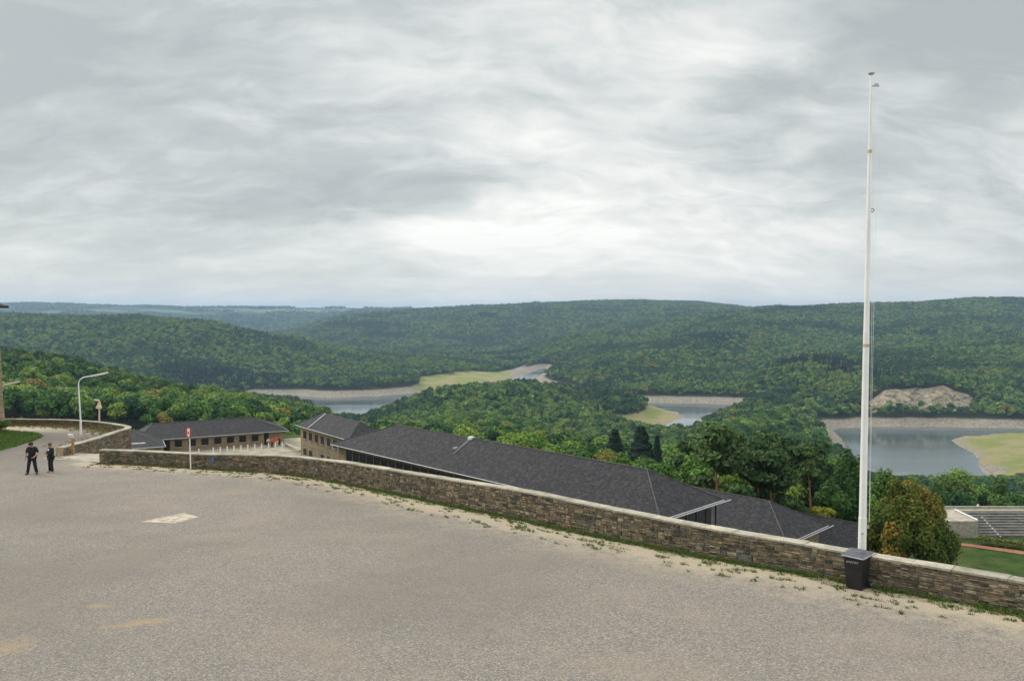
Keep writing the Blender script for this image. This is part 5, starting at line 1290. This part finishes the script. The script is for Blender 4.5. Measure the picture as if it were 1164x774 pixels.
    if cap:
        iv, if_ = ICO[2]; vv = [V3(v[0] * .112, v[1] * .125 + .005, max(v[2], 0) * .095 + .055) + hd for v in iv]; mb = MB(); mb.add(vv, if_.tolist()); mb.tube([hd + V3(0, -.11, .06), hd + V3(0, -.19, .04)], [.07, .05], 8); mb.build('cap', cap, None, True).parent = r_
    # face: nose, eyes, mouth, ears
    mb = MB(); c_ = hd + V3(0, -.092, -.005)
    mb.tube([c_ + V3(0, 0, .03), c_ + V3(0, -.022, -.012)], [.008, .014], 6)
    for s in (-1, 1): mb.tube([hd + V3(s * .092, 0, .02), hd + V3(s * .098, .01, -.03)], [.018, .012], 6)
    mb.build('nose_and_ears', M['skin'], None, True).parent = r_
    mb = MB()
    for s in (-1, 1): mb.box(c_ + V3(s * .032, .008, .03), .024, .008, .012)
    mb.box(c_ + V3(0, .006, -.045), .045, .008, .009); mb.build('eyes_and_mouth', M['dark_frame'], None).parent = r_
    if logo:
        mb = MB(); mb.box(J['che'] + V3(.09, -.165 * b, .07), .12, .02, .10, R(14)); mb.build('chest_badge', M['white'], None, bevel=.01).parent = r_
    return r_
pa_ = G(36.8, 538.8)
pose_sleeve = -0.02
person((pa_.x, pa_.y, pa_.z), 6, 1.79, 'person in black cap, short sleeved black shirt, looking down, left of the pair',
       dict(el=(.30, .02, 1.16), wl=(.20, -.17, .98), fl=(.15, -.25, .95), er=(-.29, .04, 1.15), wr=(-.31, -.03, .90), fr=(-.31, -.06, .80), hd0=(0, -.04, 1.55), hd1=(0, -.075, 1.625), hd2=(0, -.07, 1.70), kl=(.15, -.03, .5), kr=(-.14, -.06, .5), al=(.22, .02, .09), tl=(.25, -.14, .035), ar=(-.20, -.06, .09), tr=(-.22, -.22, .035)),
       M['black_cloth'], M['black_cloth'], M['black'], M['hair'], M['black_cloth'], bulk=1.12)
o = MB(); o.box((pa_.x + .17, pa_.y - .27, pa_.z + .96), .05, .03, .13, .3); ob = o.build('mobile_phone', M['black']); tag(ob, 'small dark phone held by the person in the black cap', 'phone')
pb_ = G(58.2, 537); pose_sleeve = 1.0
person((pb_.x, pb_.y, pb_.z), -38, 1.68, 'person in black jacket with a white chest badge, arms folded, right of the pair',
       dict(el=(.29, -.03, 1.15), wl=(.05, -.24, 1.16), fl=(-.04, -.26, 1.17), er=(-.29, -.03, 1.15), wr=(-.03, -.25, 1.20), fr=(.06, -.27, 1.2), hd1=(0, -.06, 1.635), hd2=(0, -.05, 1.71)),
       M['black_cloth'], M['black_cloth'], simple('tan_shoe', (.4, .28, .17), .7), M['hair'], None, logo=True)
M['red_cloth'] = simple('red_cloth', (0.7, 0.035, 0.02), 0.85, 0.1); M['beige_cloth'] = simple('beige_cloth', (0.6, 0.5, 0.38), 0.85, 0.1); M['navy'] = simple('navy_cloth', (0.03, 0.04, 0.08), .9)
base_pose = dict(el=(.27, .02, 1.15), wl=(.27, -.05, .92), fl=(.27, -.08, .82), er=(-.27, .02, 1.15), wr=(-.27, -.05, .92), fr=(-.27, -.08, .82))
for px, Y_, f_, h_, tp, lg, lab in ((305, 146.5, 30, 1.7, M['beige_cloth'], M['navy'], 'visitor in a pale top and dark trousers by the doorway of the low building'),
                                (309.6, 146.0, -20, 1.75, M['red_cloth'], M['navy'], 'visitor in a bright red jacket beyond the bollards, left of the two in red'),
                                (314.6, 147.2, 10, 1.8, M['red_cloth'], M['beige_cloth'], 'visitor with a red coat and pale trousers, right of the two in red'),
                                (317.6, 147.8, 70, 1.72, M['navy'], M['black_cloth'], 'visitor in dark clothes at the right end of the small group')):
    q_ = P(px, 505, Y_); person((q_.x, Y_, -25.77), f_, h_, lab, dict(base_pose), tp, lg, M['black'], M['hair'], bulk=1.15 if tp == M['red_cloth'] else 1.0)

# ------------------------------------------------------------------ trees that stand out
def ground1(x, y): return float(ground(np.array([x]), np.array([y]))[0][0])
M['maple'] = grass_mat('maple_leaves', [(0, (0.055, 0.09, 0.014)), (0.4, (0.10, 0.14, 0.022)), (0.62, (0.19, 0.18, 0.028)), (0.84, (0.28, 0.17, 0.028)), (1, (0.34, 0.17, 0.03))])
def special(name, px, Y, ytop, wid_px, label, kind_fn, seed):
    x = P(px, ytop, Y).x; zt_ = P(px, ytop, Y).z; zg = ground1(x, Y)
    return x, Y, zg, zt_ - zg, wid_px / F * Y / 2
x, y, zg, H_, Rr = special('maple', 1034, 86, 521, 106, '', None, 0)
cm = crown_span('crown', 201, Rr * 1.05, H_ * 0.10, H_, 46000, 0.25, 95, 0.19, inner=0.75, material=M['maple'], taper=0.35)
place_tree('maple_tree', (cm, trunk_mesh('trunk', H_ * .75, .3, 7, [(2, 1, H_ * .6), (-2, 1, H_ * .55), (.5, -2, H_ * .6)], M['bark'])), (x, y, zg), 1, 0, 'broad tree turning orange just right of the flagpole behind the wall', None)
for px, Y, yt, wd, lab, knd in ((962, 118, 503, 48, 'tall slender green tree directly left of the flagpole', 1), (1004, 135, 520, 40, 'green tree between the flagpole and the orange tree', 2), (948, 112, 540, 40, 'shrubby tree behind the lowest slate roof', 0)):
    x, y, zg, H_, Rr = special('t', px, Y, yt, wd, '', None, 0)
    cm = crown_span('crown', 210 + knd, Rr, H_ * .25, H_, 11000, 0.34, 22, 0.30, inner=.5, material=M['leaf'])
    place_tree('slender_tree', (cm, trunk_mesh('trunk', H_ * .8, .18, 8 + knd, [(1, .5, H_ * .6), (-1, .5, H_ * .55)], M['bark'])), (x, y, zg), 1, knd, lab, None)
for px, Y, yt, lab in ((699, 235, 484, 'dark pointed spruce, left of the two beyond the long slate roof'), (729, 232, 480, 'dark pointed spruce, right of the two beyond the long slate roof'), (747, 250, 491, 'small dark spruce top just right of the two spruces')):
    x = P(px, yt, Y).x; zg = ground1(x, Y); H_ = P(px, yt, Y).z - zg; s_ = H_ / 15.0
    place_tree('spruce_tree', skind, (x, Y, zg), s_ * (.8 if Y > 240 else 1.45), px, lab, None, 'tree', 1 / (.8 if Y > 240 else 1.45))
for px, Y, yt, lean_, k_ in ((863, 128, 503, 0, 0), (882, 124, 506, 1, 1), (912, 127, 512, 2, 0), (835, 135, 500, 3, 1), (800, 132, 505, 1, 0), (925, 140, 508, 5, 0), (845, 118, 512, 2, 1), (873, 140, 497, 3, 0), (897, 135, 505, 5, 1), (785, 142, 503, 0, 0)):
    x = P(px, yt, Y).x; zg = ground1(x, Y); H_ = P(px, yt, Y).z - zg; s_ = H_ / (16.5 if k_ == 0 else 15)
    place_tree('pine_tree', (pkind, pkind2)[k_], (x, Y, zg), s_, lean_, 'pine with a bare reddish trunk behind the lower slate roofs', 'pines with bare reddish trunks behind the lower slate roofs')
M['yellow'] = grass_mat('yellow_leaves', [(0, (0.14, 0.17, 0.02)), (0.5, (0.26, 0.28, 0.03)), (1, (0.36, 0.34, 0.04))])
x, y, zg, H_, Rr = special('bush', 937, 107, 571, 30, '', None, 0); zb_ = P(937, 597, 107).z
cm = crown('crown', 230, Rr, P(937, 571, 107).z - zb_, 0, 1500, 0.3, 12, .36, inner=.4, material=M['yellow'])
r_ = place_tree('yellow_shrub', (cm, trunk_mesh('trunk', max(1.0, 2), .06, 3, [], M['bark'])), (x, y, zb_), 1, 0, 'yellow green shrub poking up behind the lowest slate roof', None, 'shrub')
# bushes beyond the sports ground
for i, (px, Y, yt, wd, lab) in enumerate(((1086, 250, 531, 52, 'rounded bright green tree behind the pale sports ground road'), (1118, 262, 545, 40, 'dark green tree between the bright green tree and the low shrubs'), (1140, 240, 541, 30, 'small dark tree with a pointed top above the sports ground'), (1150, 236, 560, 34, 'pale low shrub beside the parapet of the sports ground road'), (1066, 245, 548, 36, 'green tree half hidden behind the orange tree'))):
    x, y, zg, H_, Rr = special('t', px, Y, yt, wd, '', None, 0)
    cm = crown_span('crown', 240 + i, Rr, H_ * .05, H_, 5500, 0.55, 20, 0.34, inner=.65, material=M['leaf'])
    place_tree('round_tree', (cm, trunk_mesh('trunk', H_ * .6, .2, 8, [], M['bark'])), (x, y, zg), 1, i, lab, None)
# shrub at the tower foot
q_ = G(5, 489); cm = crown('crown', 260, .8, 1.1, 0, 900, .16, 9, .4, material=M['leaf'])
place_tree('tower_shrub', (cm, trunk_mesh('trunk', .6, .03, 3, [], M['bark'])), (q_.x + .1, q_.y - .5, q_.z), 1, 0, 'small dark shrub at the foot of the tower corner', None, 'shrub')
# ------------------------------------------------------------------ far houses
M['render_white'] = simple('white_render', (0.75, 0.74, 0.70), .8); M['far_roof'] = simple('grey_tile', (0.14, 0.12, 0.12), .8)
def far_house(x, y, z, w_, d_, h_, rz):
    r_ = empty('village_house', (x, y, z), None, 'house', None, rz); r_['local'] = 1
    mb = MB(); mb.box((0, 0, h_ / 2 - 2), w_, d_, h_ + 4); mb.build('wall', M['render_white'], r_)
    mb = MB(); e = .4
    mb.add([V3(-w_ / 2 - e, -d_ / 2 - e, h_), V3(w_ / 2 + e, -d_ / 2 - e, h_), V3(w_ / 2 + e, d_ / 2 + e, h_), V3(-w_ / 2 - e, d_ / 2 + e, h_), V3(-w_ / 2 - e, 0, h_ + d_ * .4), V3(w_ / 2 + e, 0, h_ + d_ * .4)], [(0, 1, 5, 4), (2, 3, 4, 5), (0, 4, 3), (1, 2, 5), (0, 3, 2, 1)]); mb.build('roof', M['far_roof'], r_)
    return r_
r2_ = random.Random(4)
vill = [(px, 3040 + r2_.uniform(-25, 25), 1.0, 'valley') for px in (484, 496, 507, 511, 516, 522)] + [(px, 5000 + r2_.uniform(-60, 60), 1.5, 'slope') for px in (229, 233, 238, 243)] + [(px, 8100 + r2_.uniform(-300, 200), 1.4, 'plateau') for px in (238, 252, 268, 290, 307, 315, 322, 334, 347, 362, 372, 389)]
lab_ = {'valley': ('white valley house at the clearing beyond the left arm of the lake', 'houses in the far valley clearing'), 'slope': ('white house of the hamlet low on the far blue slope', 'houses of the hamlet on the far slope'), 'plateau': ('pale village house strung along the far plateau skyline', 'village houses along the far plateau')}
for px, Y, s_, k_ in vill:
    x = (px - 582) / F * Y; z = ground1(x, Y); h_ = far_house(x, Y, z + (6 if k_ == 'slope' else 0), 13 * s_, 9 * s_, 5.5 * s_, r2_.uniform(-.5, .5)); tag(h_, lab_[k_][0], 'house', lab_[k_][1])
# ------------------------------------------------------------------ haze
hm = bpy.data.materials.new('haze_air'); hm.use_nodes = True; t_ = hm.node_tree; t_.nodes.clear(); n = NT(t_)
pv_ = n.n('ShaderNodeVolumePrincipled', {'Color': (0.50, 0.72, 1.0), 'Density': 0.000068, 'Anisotropy': 0.2})
o_ = t_.nodes.new('ShaderNodeOutputMaterial'); t_.links.new(pv_.outputs[0], o_.inputs['Volume'])
zlo = float(Zg.min()) - 3; zhi = max(float(Zg.max()) + 45, 12)
mb = MB(); mb.box((1500, 6900, (zlo + zhi) / 2), 32000, 15200, zhi - zlo); hz_o = mb.build('haze', hm); tag(hz_o, kind='stuff')
